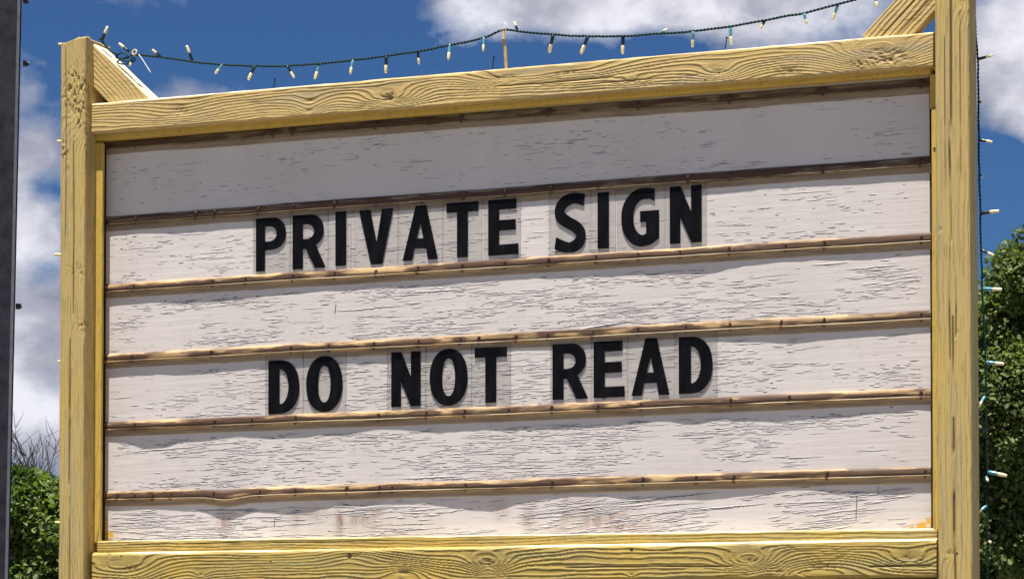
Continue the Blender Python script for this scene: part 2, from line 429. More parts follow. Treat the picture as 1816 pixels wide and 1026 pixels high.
# ------------------------------------------------------------------ timber
def beam(name, P0, P1, face, W, D, mat, parent, seed=0, pitch=0.0085, amp=0.0011, warp=2.2, wu=1.6, knots=(), cracks=(), r=0.005,
         du=0.004, nf=58, ns=16, label=None, rough_end=0.0, taperfn=None, chip=0.004, rough=(), sunlit_weark=1.0, dirtk=1.0):
    """A sawn timber from P0 to P1 (centre line of the FRONT face); 'face' is the outward normal of that face.
    knots: (u, v, ru, rv, strength) ; cracks: (u0, u1, v, width, depth), all in metres along / across the face."""
    P0 = Vector(P0); P1 = Vector(P1)
    L = (P1 - P0).length
    ax = (P1 - P0).normalized(); n = Vector(face); n = (n - ax * n.dot(ax)).normalized(); b = n.cross(ax)
    nu = max(8, int(L / du)) + 1
    u = np.linspace(0, L, nu)
    # perimeter (v across face along b, d depth behind the face)
    def ease(m):
        t = np.linspace(0, 1, m, endpoint=False); return t
    hv = W / 2
    pv = []; pd = []
    for t in ease(nf): pv.append(-hv + W * t); pd.append(0)
    for t in ease(ns): pv.append(hv); pd.append(D * t)
    for t in ease(8): pv.append(hv - W * t); pd.append(D)
    for t in ease(ns): pv.append(-hv); pd.append(D - D * t)
    pv = np.array(pv); pd = np.array(pd)
    cv = np.clip(pv, -hv + r, hv - r); cdp = np.clip(pd, r, D - r)
    nx, ny = pv - cv, pd - cdp
    ln = np.maximum(np.hypot(nx, ny), 1e-9)
    nrmx, nrmy = nx / ln, ny / ln
    bv, bd = cv + nrmx * r, cdp + nrmy * r
    nv = len(pv)
    U = u[:, None]; Vv = bv[None, :]; Dd = bd[None, :]
    cross = Vv + 0.8 * Dd
    s = cross / pitch + warp * 2 * fbm(U * wu, cross * 9 + seed * 3.1, seed, 4) + 1.0 * fbm(U * 7, cross * 30, seed + 5, 3)
    kd = np.zeros((nu, nv))
    for (ku, kv, ru, rv, st) in knots:
        q = ((U - ku) / ru) ** 2 + ((Vv - kv) / rv) ** 2 + (Dd / (rv * 1.2)) ** 2
        s = s + st * np.exp(-q * 0.5)
        core = np.exp(-q * 7)
        kd = kd + core
    fr = s - np.floor(s)
    mod = 0.35 + 0.9 * np.clip(fbm(U * 3, cross * 14, seed + 9, 3) + 0.5, 0, 1)
    fr = np.clip(fr + 0.10 * fbm(U * 40, cross * 60, seed + 12, 2), 0, 1)
    valley = np.clip(1 - np.abs(fr - 0.5) / (0.09 + 0.13 * np.clip(fbm(U * 6, cross * 20, seed + 13, 3) + .5, 0, 1)), 0, 1) ** 1.2 * mod
    saw = np.where(fr < 0.5, fr * 2 * 0.0, 1 - (fr - 0.5) * 2)
    saw = np.where(fr < 0.42, 0, np.where(fr < 0.58, (fr - 0.42) / 0.16, 1 - (fr - 0.58) / 0.42))
    h = -amp * 0.75 * valley + amp * 1.0 * saw * mod + 0.0011 * fbm(U * 5, cross * 20, seed + 31, 4)
    rk = fbm(U * 170, Vv * 170, seed + 40, 3)
    h = h - kd * (0.0012 + 0.006 * np.clip(rk, 0, 1)) + kd * 0.002 * rk
    dirt = dirtk * 0.72 * np.clip(valley - 0.15, 0, 1) * np.clip(fbm(U * 4, cross * 18, seed + 19, 3) * 2 + 0.75, 0.15, 1.1) + kd * np.clip(0.25 + rk * 2.6, 0, 1)
    for (ru_, rv_, su, sv, dp) in rough:
        g_ = np.exp(-(((U - ru_) / su) ** 2 + ((Vv - rv_) / sv) ** 2)) * (Dd < 0.03)
        pit = np.clip(fbm(U * 120 + 3 * fbm(U * 30, Vv * 30, seed + 4, 2), Vv * 190, seed + 101, 3) * 3.0 - 0.05, 0, 1) * np.clip(g_ * 1.6, 0, 1)
        h = h - dp * pit; dirt = dirt + 0.8 * pit
    for (u0, u1, v0, wd, dp) in cracks:
        tt = np.clip((U - u0) / (u1 - u0), 0, 1)
        env = np.where((U > u0) & (U < u1), np.sin(np.pi * tt) ** 0.35, 0)
        br = np.clip(vnoise(U * 14, 0 * U, seed + 77) * 3.2 - 0.1, 0, 1)
        vc = v0 + 0.006 * fbm(U * 4, 0 * U + v0 * 90, seed + 60, 4)
        e = np.exp(-((Vv - vc) / wd) ** 2) * env * br * (Dd < r * 1.5)
        h = h - dp * e; dirt = dirt + 2.6 * e
    # worn arrises
    edge = np.clip(ln / r - 0.9, 0, 1)[None, :] * (np.hypot(nrmx, nrmy) > 0) * ((np.abs(nrmx) > 0.2) & (np.abs(nrmy) > 0.2))[None, :]
    h = h - edge * chip * np.clip(fbm(U * 9, 0 * U + (bv > 0)[None, :] * 5, seed + 80, 4) * 2, 0, 1)
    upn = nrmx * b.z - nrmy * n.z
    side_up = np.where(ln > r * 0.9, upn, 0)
    sunlit_wear = np.clip((side_up[None, :] - 0.30) * 2.2 + 0.8 * fbm(U * 7, 0 * U + bv[None, :] * 60, seed + 120, 4), 0, 1) * (np.abs(b.z) > 0.3) * (side_up[None, :] > 0.2) * sunlit_weark * np.clip(0.45 + 4.5 * fbm(U * 2.6, 0 * U, seed + 140, 3), 0, 1)  # upward faces: painted-on sunlight, broken up like peeled paint
    X = bv[None, :] + nrmx[None, :] * h; Dp = bd[None, :] + nrmy[None, :] * h
    Uo = np.repeat(U, nv, 1)
    if rough_end:
        e0 = rough_end * fbm(X * 60, Dp * 60, seed + 90, 3); Uo = Uo + np.where(U < 0.03, e0 * (1 - U / 0.03), 0) + np.where(U > L - 0.03, e0 * (1 - (L - U) / 0.03), 0)
    if taperfn is not None:
        X, Dp, Uo = taperfn(Uo, X, Dp, L)
    axn, bn, nn = np.array(ax), np.array(b), np.array(n)
    Vx = Uo[..., None] * axn + X[..., None] * bn - Dp[..., None] * nn
    flip = True
    me = grid_mesh(name, Vx[:, ::-1] if flip else Vx, nu, nv, [mat], {'dirt': np.clip(dirt, 0, 1)[:, ::-1], 'sunlit_wear': (sunlit_wear + 0 * h)[:, ::-1]}, wrap=True, caps=True)
    return link(name, me, parent, P0, label=label)

PANEL_Y = 0.0
Y_POST, Y_RAIL, Y_TRIM = -0.100, -0.067, -0.042
sign = thing('sign_board', 'yellow timber framed white letter board carrying two lines of black capital letters', 'sign', (1.25, 0, 0))
FR = (0, -1, 0)

# posts -----------------------------------------------------------------
pl0, pl1 = at(105, 600, Y_POST).x, at(149.5, 600, Y_POST).x
pr0, pr1 = at(1661.5, 500, Y_POST).x, at(1722.5, 500, Y_POST).x
ztopL = at(120, 72, Y_POST).z
zb = at(120, 1026, Y_POST).z
def pz(py, px=127): return at(px, py, Y_POST).z
cx = (pl0 + pl1) / 2
WL = pl1 - pl0
def post_top(U, X, D, L):
    k = np.clip((U - (L - 0.012)) / 0.012, 0, 1)
    return X, D, U - k * (0.010 * np.clip(-X / 0.045, -1, 1) * -1 + 0.006 + 0.004 * (D > 0.02))
beam('post', (cx, Y_POST, -0.3), (cx, Y_POST, ztopL + 0.006), FR, WL, 0.15, M_YV, sign, seed=4, pitch=0.013, amp=0.0008, warp=1.6, wu=1.2,
     knots=[(pz(172) + 0.3, -0.008, 0.070, 0.030, 3.2), (pz(145) + 0.3, -0.018, 0.022, 0.014, 2.0), (pz(195) + 0.3, 0.002, 0.03, 0.022, 2.0), (pz(232) + 0.3, -0.02, 0.028, 0.016, 1.5), (pz(578) + 0.3, -0.03, 0.012, 0.02, 1.6), (pz(300) + 0.3, 0.015, 0.02, 0.01, 1)],
     cracks=[(pz(560) + 0.3, pz(250) + 0.3, -0.004, 0.0016, 0.006), (pz(860) + 0.3, pz(600) + 0.3, 0.006, 0.0018, 0.008), (pz(1100) + 0.3, pz(880) + 0.3, 0.004, 0.0015, 0.006), (pz(420) + 0.3, pz(80) + 0.3, 0.024, 0.0013, 0.004), (0.2, 1.6, 0.0, 0.0018, 0.006)],
     rough_end=0.01, taperfn=post_top, chip=0.007, dirtk=1.5,
     rough=[(pz(160) + 0.3, -0.006, 0.055, 0.035, 0.006), (pz(205) + 0.3, -0.028, 0.035, 0.014, 0.006), (pz(270) + 0.3, 0.028, 0.03, 0.010, 0.004), (pz(480) + 0.3, -0.02, 0.02, 0.03, 0.002), (pz(578) + 0.3, -0.035, 0.02, 0.014, 0.003)])
cx = (pr0 + pr1) / 2
WR = pr1 - pr0
def pzr(py): return at(1690, py, Y_POST).z + 0.3
beam('post', (cx + 0.004, Y_POST, -0.3), (cx - 0.004, Y_POST, pzr(-230) - 0.3), FR, WR, 0.100, M_YV, sign, dirtk=1.5, chip=0.007, seed=15, pitch=0.012, amp=0.0007, warp=1.2, wu=1.0,
     knots=[(pzr(5), -0.03, 0.03, 0.02, 2.0), (pzr(405), 0.032, 0.012, 0.008, 1.6), (pzr(590), -0.01, 0.01, 0.006, 1.2), (pzr(980), 0.018, 0.01, 0.005, 1.0), (pzr(980), 0.01, 0.02, 0.015, 1.0)],
     cracks=[(pzr(240), pzr(-120), 0.002, 0.0022, 0.010), (pzr(430), pzr(215), 0.006, 0.0020, 0.008), (pzr(640), pzr(440), 0.011, 0.0016, 0.006), (pzr(600), pzr(490), -0.006, 0.0014, 0.005), (pzr(1100), pzr(740), 0.001, 0.0022, 0.009),
             (pzr(690), pzr(560), 0.003, 0.0017, 0.007), (pzr(300), pzr(60), 0.020, 0.0011, 0.003), (pzr(330), pzr(20), -0.022, 0.0011, 0.003), (0.2, 1.5, 0.0, 0.002, 0.008)])

# top rail and bottom rail ------------------------------------------------
def railz(x0, y0a, y0b, x1, y1a, y1b, Y):
    a0, b0, a1, b1 = at(x0, y0a, Y), at(x0, y0b, Y), at(x1, y1a, Y), at(x1, y1b, Y)
    return (a0 + b0) / 2, (a1 + b1) / 2, ((a0.z - b0.z) + (a1.z - b1.z)) / 2
A, B, H = railz(162, 184, 237, 1655, 59, 115, Y_RAIL)
def ru(px): return at(px, 100, Y_RAIL).x - A.x
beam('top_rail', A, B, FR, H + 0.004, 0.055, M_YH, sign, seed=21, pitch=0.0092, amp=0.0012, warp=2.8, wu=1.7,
     knots=[(ru(690), -0.010, 0.065, 0.019, 5.0), (ru(548), -0.030, 0.030, 0.012, 2.8), (ru(550), 0.0, 0.04, 0.014, 1.8), (ru(895), 0.020, 0.09, 0.016, 3.0), (ru(1120), -0.020, 0.035, 0.010, 2.2), (ru(1275), -0.015, 0.05, 0.018, 3.0), (ru(1010), 0.02, 0.12, 0.02, 2.6),
            (ru(1560), 0.004, 0.085, 0.026, 6.5), (ru(1575), -0.018, 0.028, 0.012, 1.5), (ru(1400), -0.03, 0.09, 0.03, -3), (ru(320), 0.0, 0.09, 0.04, 1.8)],
     cracks=[(ru(880), ru(1090), -0.004, 0.0013, 0.005), (ru(1050), ru(1240), -0.019, 0.0013, 0.004)], r=0.006, du=0.0035, chip=0.008,
     rough=[(ru(1575), -0.014, 0.045, 0.018, 0.004), (ru(1530), -0.024, 0.03, 0.012, 0.003), (ru(1120), -0.020, 0.02, 0.008, 0.003), (ru(690), -0.010, 0.018, 0.012, 0.003)])
A2, B2, H2 = railz(163, 979, 1040, 1661, 955, 1022, Y_RAIL)
def ru2(px): return at(px, 1000, Y_RAIL).x - A2.x
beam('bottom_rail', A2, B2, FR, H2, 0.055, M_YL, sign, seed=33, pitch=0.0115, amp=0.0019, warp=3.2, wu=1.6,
     knots=[(ru2(357), -0.018, 0.02, 0.008, 1.5), (ru2(865), 0.002, 0.045, 0.018, 5.0), (ru2(1380), -0.030, 0.016, 0.012, 1.5), (ru2(1330), 0.0, 0.05, 0.018, 4.5), (ru2(1460), -0.02, 0.1, 0.03, -4), (ru2(1610), 0.0, 0.05, 0.02, 3.0), (ru2(230), 0.0, 0.08, 0.03, 3.5), (ru2(620), 0.03, 0.08, 0.03, -3.5), (ru2(720), -0.02, 0.05, 0.02, -3), (ru2(1120), -0.034, 0.012, 0.006, 1)],
     cracks=[(ru2(1540), ru2(1655), -0.022, 0.0018, 0.006), (ru2(1000), ru2(1300), -0.014, 0.0016, 0.004)], r=0.010, du=0.0035, chip=0.010,
     rough=[(ru2(865), 0.002, 0.02, 0.012, 0.003), (ru2(1385), -0.03, 0.02, 0.012, 0.003), (ru2(1610), -0.005, 0.04, 0.012, 0.002)])
# a red painted board below the bottom rail
za = A2.z - H2 / 2 + 0.006; zb_ = B2.z - H2 / 2 + 0.006
x0, x1 = A2.x + 0.004, B2.x - 0.004
part('apron_board', [(x0, -0.055, za - 0.12), (x1, -0.055, zb_ - 0.12), (x1, -0.030, zb_ - 0.12), (x0, -0.030, za - 0.12), (x0, -0.055, za), (x1, -0.055, zb_), (x1, -0.030, zb_), (x0, -0.030, za)],
     box((0, 0, 0), (1, 1, 1))[1], M_REDW, sign)

# inner frame -------------------------------------------------------------
T0 = at(168.5, 240, Y_TRIM); T1 = at(1650, 117, Y_TRIM)
hT = 0.026
beam('head_trim', (T0.x, Y_TRIM, at(168.5, 235, Y_TRIM).z + 0.004 - hT / 2 + 0.003), (T1.x, Y_TRIM, at(1650, 114, Y_TRIM).z + 0.004 - hT / 2 + 0.004), FR, hT + 0.012, 0.030, M_YT, sign, seed=41, pitch=0.02, amp=0.0004, nf=14, ns=6, r=0.0025)
S0, S1 = at(172, 969, Y_TRIM), at(1662, 948, Y_TRIM)
beam('sill_trim', S0, S1, FR, at(172, 964, Y_TRIM).z - at(172, 985, Y_TRIM).z, 0.034, M_YL, sign, seed=43, pitch=0.009, amp=0.0012, warp=2.5, nf=22, ns=8, r=0.005, chip=0.012,
     cracks=[(0.1, 1.0, 0.006, 0.001, 0.003)])
tl = at(170, 600, Y_TRIM + 0.002)
tlw = at(178.5, 600, Y_TRIM).x - at(161.5, 600, Y_TRIM).x
tc = (at(178.5, 600, Y_TRIM).x + at(161.5, 600, Y_TRIM).x) / 2
beam('side_trim', (tc, Y_TRIM + 0.001, at(170, 962, Y_TRIM).z), (tc + 0.004, Y_TRIM + 0.001, at(170, 254, Y_TRIM).z), FR, tlw, 0.013, M_YT, sign, seed=47, pitch=0.02, amp=0.0004, nf=14, ns=6, r=0.002)
trx0 = at(1649.5, 500, Y_TRIM).x; trx1 = pr0 + 0.012
beam('side_trim', ((trx0 + trx1) / 2 + 0.003, Y_TRIM + 0.001, at(1652, 940, Y_TRIM).z), ((trx0 + trx1) / 2 + 0.003, Y_TRIM + 0.001, at(1652, 192, Y_TRIM).z), FR, trx1 - trx0 - 0.003, 0.014, M_YT, sign, seed=49, pitch=0.02, amp=0.0005, nf=14, ns=6, r=0.003)
beam('side_trim', ((trx0 + trx1) / 2, Y_TRIM + 0.006, at(1652, 190, Y_TRIM).z), ((trx0 + trx1) / 2, Y_TRIM + 0.006, at(1652, 131, Y_TRIM).z), FR, trx1 - trx0, 0.014, M_YT, sign, seed=50, pitch=0.02, amp=0.0005, nf=14, ns=6, r=0.003)
# dark strips standing in for the shade in the gap beside the panel
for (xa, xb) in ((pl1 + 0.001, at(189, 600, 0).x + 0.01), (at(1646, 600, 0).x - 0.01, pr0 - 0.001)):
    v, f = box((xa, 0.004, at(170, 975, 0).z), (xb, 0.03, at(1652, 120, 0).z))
    part('gap_shade_strip', v, f, M_SHADE, sign)

# panel ---------------------------------------------------------------------
px0, px1 = at(187.5, 600, 0).x, at(1650, 600, 0).x
pzt = at(1650, 125, 0).z; pzb = at(187, 985, 0).z
nx, nz = 500, 250
gx = np.linspace(px0, px1, nx)[:, None]; gz = np.linspace(pzb, pzt, nz)[None, :]
gy = 0.0007 * fbm(gx * 2.2, gz * 5, 5, 3) + 0 * gz
def atv(px, py): p = at(px, py, 0); return p.x, p.z
stain = np.zeros((nx, nz)); smear = np.zeros((nx, nz))
def gauss(px, py, sx, sz, a, arr):
    a = a * 2.2; sx *= 1.35; sz *= 1.25
    X, Z = atv(px, py); arr += a * np.exp(-((gx - X) / sx) ** 2 - ((gz - Z) / sz) ** 2)
for (px, py, sx, sz, a) in [(398, 930, .018, .035, .55), (398, 955, .012, .02, .5), (523, 920, .015, .02, .4), (603, 925, .010, .04, .65), (640, 915, .03, .03, .5), (668, 905, .015, .02, .4), (560, 912, .03, .015, .3),
                             (890, 905, .02, .02, .35), (938, 920, .016, .03, .6), (1003, 902, .012, .025, .8), (1045, 905, .03, .03, .5), (1090, 925, .05, .025, .5), (1000, 945, .05, .02, .3), (1120, 940, .04, .02, .35), (700, 735, .03, .006, .4), (1270, 960, .1, .01, .15)]:
    gauss(px, py, sx, sz, a, stain)
for (px, py, sx, sz, a) in [(192, 950, .012, .010, 1.3), (186, 700, .005, .1, .6), (187, 925, .004, .03, .8), (1640, 932, .020, .007, 1.1), (1650, 925, .006, .02, 1.1), (1625, 937, .02, .004, .8)]:
    gauss(px, py, sx, sz, a, smear)
zr1 = lambda py_l, py_r: None
age = np.clip((at(900, 380, 0).z - gz) / 0.10, 0.15, 1) * np.clip(0.35 + 1.6 * (fbm(gx * 3, gz * 9, 8, 3) + 0.15), 0, 1.2)
Vp = np.stack([np.broadcast_to(gx, (nx, nz)) - px0, np.broadcast_to(gy, (nx, nz)), np.broadcast_to(gz, (nx, nz)) - pzb], -1)
me = grid_mesh('panel', Vp, nx, nz, [M_PANEL], {'stain': stain, 'smear': smear, 'age': age})
panel = link('panel', me, sign, (px0, 0, pzb))
v, f = box((px0 - 0.004, 0.006, pzb), (px1 + 0.004, 0.020, pzt))
part('backboard', v, f, M_SHADE, sign)

# battens (letter tracks) with their nails ------------------------------------
ROWS = [   # py of batten top edge at px 187 / px 1648, nail px, darkness, wave strength
    (254, 142, [240, 485, 520, 667, 762, 819, 972, 1132, 1293, 1460, 1634], True, .3),
    (384, 276, [240, 347, 380, 458, 520, 593, 668, 749, 822, 895, 977, 1062, 1220, 1295, 1460, 1632], True, .5),
    (503, 412, [237, 377, 435, 519, 593, 667, 741, 820, 895, 973, 1057, 1132, 1206, 1293, 1393, 1462, 1634], False, .8),
    (627, 549, [234, 375, 516, 583, 663, 742, 816, 849, 915, 971, 1051, 1131, 1216, 1295, 1386, 1462, 1634], False, .9),
    (748, 687, [239, 380, 446, 524, 671, 756, 824, 902, 979, 1061, 1137, 1296, 1400, 1634], False, 1.0),
    (872, 826, [208, 238, 270, 303, 379, 461, 524, 615, 673, 695, 826, 979, 1140, 1235, 1302, 1467, 1641], False, 1.1)]
nailv, nailf = [], []
def ring(r, y, n=8): return [(r * math.cos(2 * math.pi * k / n), y, r * math.sin(2 * math.pi * k / n)) for k in range(n)]
nv_ = ring(0.0046, 0.003) + ring(0.0048, -0.0022) + ring(0.0032, -0.0038)
nf_ = [(k, (k + 1) % 8, 8 + (k + 1) % 8, 8 + k) for k in range(8)] + [(8 + k, 8 + (k + 1) % 8, 16 + (k + 1) % 8, 16 + k) for k in range(8)] + [tuple(range(16, 24))]
NAIL = mesh_from('nail', nv_, nf_, [M_RUST])
BATZ = []
for bi, (yl, yr, nails, dark, wave) in enumerate(ROWS):
    Yb = -0.008
    if bi == 0: yl -= 5; yr -= 5
    L0, L1 = at(187.5, yl, Yb), at(1649, yr, Yb)
    nu = 700
    xs = np.linspace(px0 + 0.001, L1.x + 0.002, nu)
    zt = L0.z + (L1.z - L0.z) * (xs - L0.x) / (L1.x - L0.x)
    BATZ.append((xs, zt))
    sdn = 100 + bi * 13
    zt = zt + 0.0035 * fbm(xs * 3, 0 * xs, sdn, 4) + 0.001 * fbm(xs * 30, 0 * xs, sdn + 3, 3)
    p = 1 + wave * (0.80 * fbm(xs * 3.2, 0 * xs + 2, sdn + 6, 2) + 0.15 * fbm(xs * 16, 0 * xs, sdn + 8, 2))
    sag = np.zeros(nu)
    if bi == 5:
        X = at(405, 880, 0).x; p = p + 0.55 * np.exp(-((xs - X) / 0.07) ** 2); sag += -0.010 * np.exp(-((xs - X) / 0.06) ** 2)
        X = at(850, 860, 0).x; p = p + 0.5 * np.exp(-((xs - X) / 0.12) ** 2)
    if bi == 4:
        X = at(1230, 740, 0).x; p = p + 0.35 * np.exp(-((xs - X) / 0.06) ** 2)
        X = at(260, 760, 0).x; p = p + 0.45 * np.exp(-((xs - X) / 0.1) ** 2)
    p = np.clip(p, 0.45, 2.8)
    # profile (drop below the top edge, outward y, tone: 0 wood, 1 bright lip)
    prof = [(0.000, 0.004, 0), (0.000, -0.0035, 0), (0.0015, -0.0062, 0), (0.0050, -0.0080, 0), (0.0085, -0.0088, 0), (0.0120, -0.0092, 0), (0.0150, -0.0094, 0), (0.0165, -0.0070, 0),
            (0.0170, -0.0072, 0), (0.0174, -0.0108, 1), (0.0192, -0.0112, 1), (0.0196, -0.0060, 0), (0.0205, -0.0016, 0), (0.0260, -0.0015, 0), (0.0310, -0.0014, 0), (0.0345, -0.0013, 0), (0.0350, 0.004, 0)]
    prof = [(a, b * (0.86 if not dark else 0.75), 0 if dark else c) for a, b, c in prof]
    nvp = len(prof)
    V = np.zeros((nu, nvp, 3)); lip = np.zeros((nu, nvp)); stn = np.zeros((nu, nvp))
    for j, (dz, y, t) in enumerate(prof):
        hscale = 1.28 if bi else (1.25 if dz > 0.001 else -8.0 if dz > 0 else 1)
        wob = 1 + (0.25 if y < -0.003 else 0) * fbm(xs * 11, 0 * xs + j * 0.35, sdn + 20, 3)
        yy = y * (p if y < -0.0055 else 1.0) * (wob if y < 0 else 1)
        V[:, j, 0] = xs; V[:, j, 1] = yy
        V[:, j, 2] = zt - dz * hscale + (sag if j > 4 else sag * 0.3) - (0.004 * fbm(xs * 5, 0 * xs, sdn + 50, 3) if j > 11 else 0)
        lip[:, j] = t * np.clip(vnoise(xs * 9, 0 * xs, sdn + 30) * 2.4 - 0.35, 0, 1) * (0.2 + 0.8 * np.clip((xs - 0.2) / 0.5, 0, 1))
    dz_arr = np.array([q[0] for q in prof])[None, :]
    for k, npx in enumerate(nails):
        X = at(npx, (yl + yr) / 2, 0).x
        wE = 0.012 + 0.06 * random.random() ** 1.6; a = random.random()
        if random.random() < 0.72:
            q = ((xs[:, None] - X + 0.01 * (a - .5)) / wE) ** 2 + ((dz_arr - 0.0085 - 0.004 * random.random()) / 0.0055) ** 2
            stn += (1.1 + 0.7 * a) * np.exp(-q)
        q = ((xs[:, None] - X) / 0.0028) ** 2 + ((dz_arr - 0.015) / 0.0085) ** 4
        stn += 1.3 * np.exp(-q)
    stn += 0.9 * np.clip(fbm(xs[:, None] * 5.5, dz_arr * 120, sdn + 70, 4) * 4.5 - 0.02, 0, 1) * (dz_arr < 0.018)
    stn += 1.5 * np.clip(fbm(xs[:, None] * 4, 0 * dz_arr, sdn + 75, 4) * 2.8 + 0.42, 0, 1) * np.exp(-((dz_arr - 0.0135) / 0.0042) ** 2)
    c = np.array([xs[0], 0, zt.min()])
    me = grid_mesh('batten', (V - c)[:, ::-1], nu, nvp, [M_BATD if dark else M_BAT], {'stain': np.clip(stn, 0, 1)[:, ::-1], 'lip': lip[:, ::-1], 'low': np.tile(np.array([1.0 if q[0] > 0.0205 else 0.0 for q in prof])[None, ::-1], (nu, 1))})
    bo = link('batten', me, sign, c)
    for npx in nails:
        X = at(npx, (yl + yr) / 2, -0.01).x
        i = int(np.clip(np.searchsorted(xs, X), 0, nu - 1))
        yy = -0.0076 * (p[i] if not dark else p[i] * 0.86)
        o = link('nail', NAIL, bo, (X, yy, zt[i] - 0.0085 - 0.002 * random.random()))
        o.rotation_euler = (random.uniform(-.2, .2), random.uniform(0, 3), random.uniform(-.2, .2))
        s_ = random.uniform(0.75, 1.15) * (1.1 if dark else 0.85); o.scale = (s_, s_, s_)

# lifted paint flakes and open cracks -------------------------------------------
def zrow(i, x):
    if i < 6:
        xs, zt = BATZ[i]; return float(np.interp(x, xs, zt))
    return pzb + 0.03
cv, cf, cm = [], [], []
def crack(x, z, ln, p, wd, tilt):
    n = max(4, int(ln / 0.006)); s0 = random.randint(0, 9999)
    base = len(cv)
    for i in range(n + 1):
        t = i / n; env = math.sin(math.pi * min(max(t, 0.03), 0.97)) ** 0.6
        xx = x + ln * t
        zz = z + tilt * ln * t + 0.0040 * float(fbm(xx * 28, s0 * 0.7, 3, 3)) * min(1, ln / 0.03)
        pp = p * env * random.uniform(0.55, 1.25); ww = wd * env * random.uniform(0.5, 1.4)
        yb = float(0.0007 * fbm(xx * 2.2, zz * 5, 5, 3))
        cv.extend([(xx, yb - 0.0002, zz + 0.0011 * env + 0.0003), (xx, yb - 0.0002 - pp, zz), (xx, yb - 0.00025, zz - 0.0001), (xx, yb - 0.00025, zz - ww)])
    for i in range(n):
        a = base + i * 4; b = a + 4
        cf.extend([(a, a + 1, b + 1, b), (a + 1, a + 2, b + 2, b + 1), (a + 2, a + 3, b + 3, b + 2)]); cm.extend([0, 1, 1])
X_L, X_R = px0 + 0.003, px1 - 0.02
# rows between battens: count, mean length, flake lift
DENS = [(420, .018, .00018), (480, .020, .00028), (1150, .026, .00036), (950, .024, .00036), (1200, .028, .00036), (760, .045, .0005)]
for ri, (cnt, ml, lift) in enumerate(DENS):
    made = 0; tries = 0
    while made < cnt and tries < cnt * 12:
        tries += 1
        x = random.uniform(X_L, X_R)
        lo = zrow(ri + 1, x) + 0.004; hi = zrow(ri, x) - (0.040 if ri == 0 or random.random() < 0.04 else 0.060)
        t = random.random()
        if ri == 1: t = t ** 1.25
        z = lo + (hi - lo) * t
        cl = float(vnoise(x * 4.5, z * 16, 60 + ri)) * 0.6 + float(vnoise(x * 13, z * 40, 90 + ri)) * 0.4
        if random.random() > max(0.0, (cl - (0.33 if ri < 5 else 0.25)) * 3.0): continue
        ln = min(0.16, random.lognormvariate(math.log(ml), 0.65)) * (1 if ri != 0 else 1)
        if x + ln > X_R: continue
        tilt = random.gauss(0.01, 0.03) + (0.07 if (ri == 5 and x > 1.1) else 0)
        crack(x, z, ln, lift * random.uniform(0.4, 1.9), random.choice([0.0005, 0.0007, 0.0010, 0.0013, 0.0021]) * (1.0 if ri else 0.6), tilt)
        made += 1
# a few features read off the photograph: long splits and vertical checks
for (px, py, lp, tl_, p_, w_) in [(985, 590, 150, 0.10, .0016, .0018), (1000, 600, 110, 0.08, .0010, .0014), (705, 848, 120, 0.01, .0013, .0015), (1060, 893, 210, 0.07, .0014, .002), (960, 840, 110, .01, .001, .0014),
                                  (1380, 345, 90, 0, .0004, .0012), (700, 520, 150, .0, .0012, .0016), (590, 552, 130, .03, .0009, .0013), (1440, 470, 60, .02, .001, .002), (1500, 478, 90, .03, .001, .0022), (1205, 905, 150, .06, .0012, .002), (330, 905, 120, .0, .001, .0016), (230, 800, 140, .03, .001, .0016)]:
    P = at(px, py, 0); crack(P.x, P.z, lp / 600, p_, w_, tl_)
for (px, py0, py1) in [(1518, 878, 922), (1556, 862, 876), (486, 918, 936), (594, 538, 556)]:
    a, b_ = at(px, py1, 0), at(px + 2, py0, 0); n0 = len(cv)
    cv.extend([(a.x - .0006, -.0011, a.z), (a.x + .0006, -.0011, a.z), (b_.x + .0008, -.0011, b_.z), (b_.x - .0008, -.0011, b_.z)]); cf.append((n0, n0 + 1, n0 + 2, n0 + 3)); cm.append(1)
part('paint_crack', cv, cf, [M_FLAKE, M_BAREWOOD], sign, midx=cm, kind='stuff')

# braces ------------------------------------------------------------------------
Yb = Y_RAIL + 0.012
bl_top, bl_bot = at(160, 72, Yb), at(266, 174, Yb)
ddir = (bl_bot - bl_top).normalized()
Wb = 0.098
nrm = Vector((ddir.z, 0, -ddir.x))
if nrm.z < 0: nrm = -nrm
c0 = bl_top - nrm * Wb / 2 + ddir * -0.0; c1 = bl_bot - nrm * Wb / 2 + ddir * 0.012
bt = (bl_top.x - pl1)
def cutL(U, X, D, L):
    # end cut vertical against the post: shift the start of each fibre so that world x stays at the post face
    ex, nxx = ddir.x, nrm.x
    sgn = cutL.s
    want = (pl1 + 0.0015 - c0.x - sgn * X * nxx) / ex
    k = np.clip(1 - U / 0.20, 0, 1)
    return X, D, U + want * k
b_axis = Vector(FR).cross(ddir)
cutL.s = 1 if b_axis.dot(nrm) > 0 else -1
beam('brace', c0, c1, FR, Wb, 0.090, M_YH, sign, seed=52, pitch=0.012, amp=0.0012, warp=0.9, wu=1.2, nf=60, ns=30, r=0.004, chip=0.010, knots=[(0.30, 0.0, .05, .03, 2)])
q0, q1 = at(1530, 62, Yb), at(1610, -26, Yb)
dd = (q1 - q0).normalized(); n2 = Vector((-dd.z, 0, dd.x))
if n2.z < 0: n2 = -n2
p_bot = at(1530, 62, Yb) - n2 * 0.052 - dd * 0.004
beam('brace', p_bot, p_bot + dd * 0.42, FR, 0.104, 0.045, M_YH, sign, seed=57, pitch=0.012, amp=0.0016, warp=1.0, wu=2, nf=60, ns=14, r=0.003, cracks=[(0, .4, .01, .0015, .004), (0.05, .4, -.02, .0012, .003)])
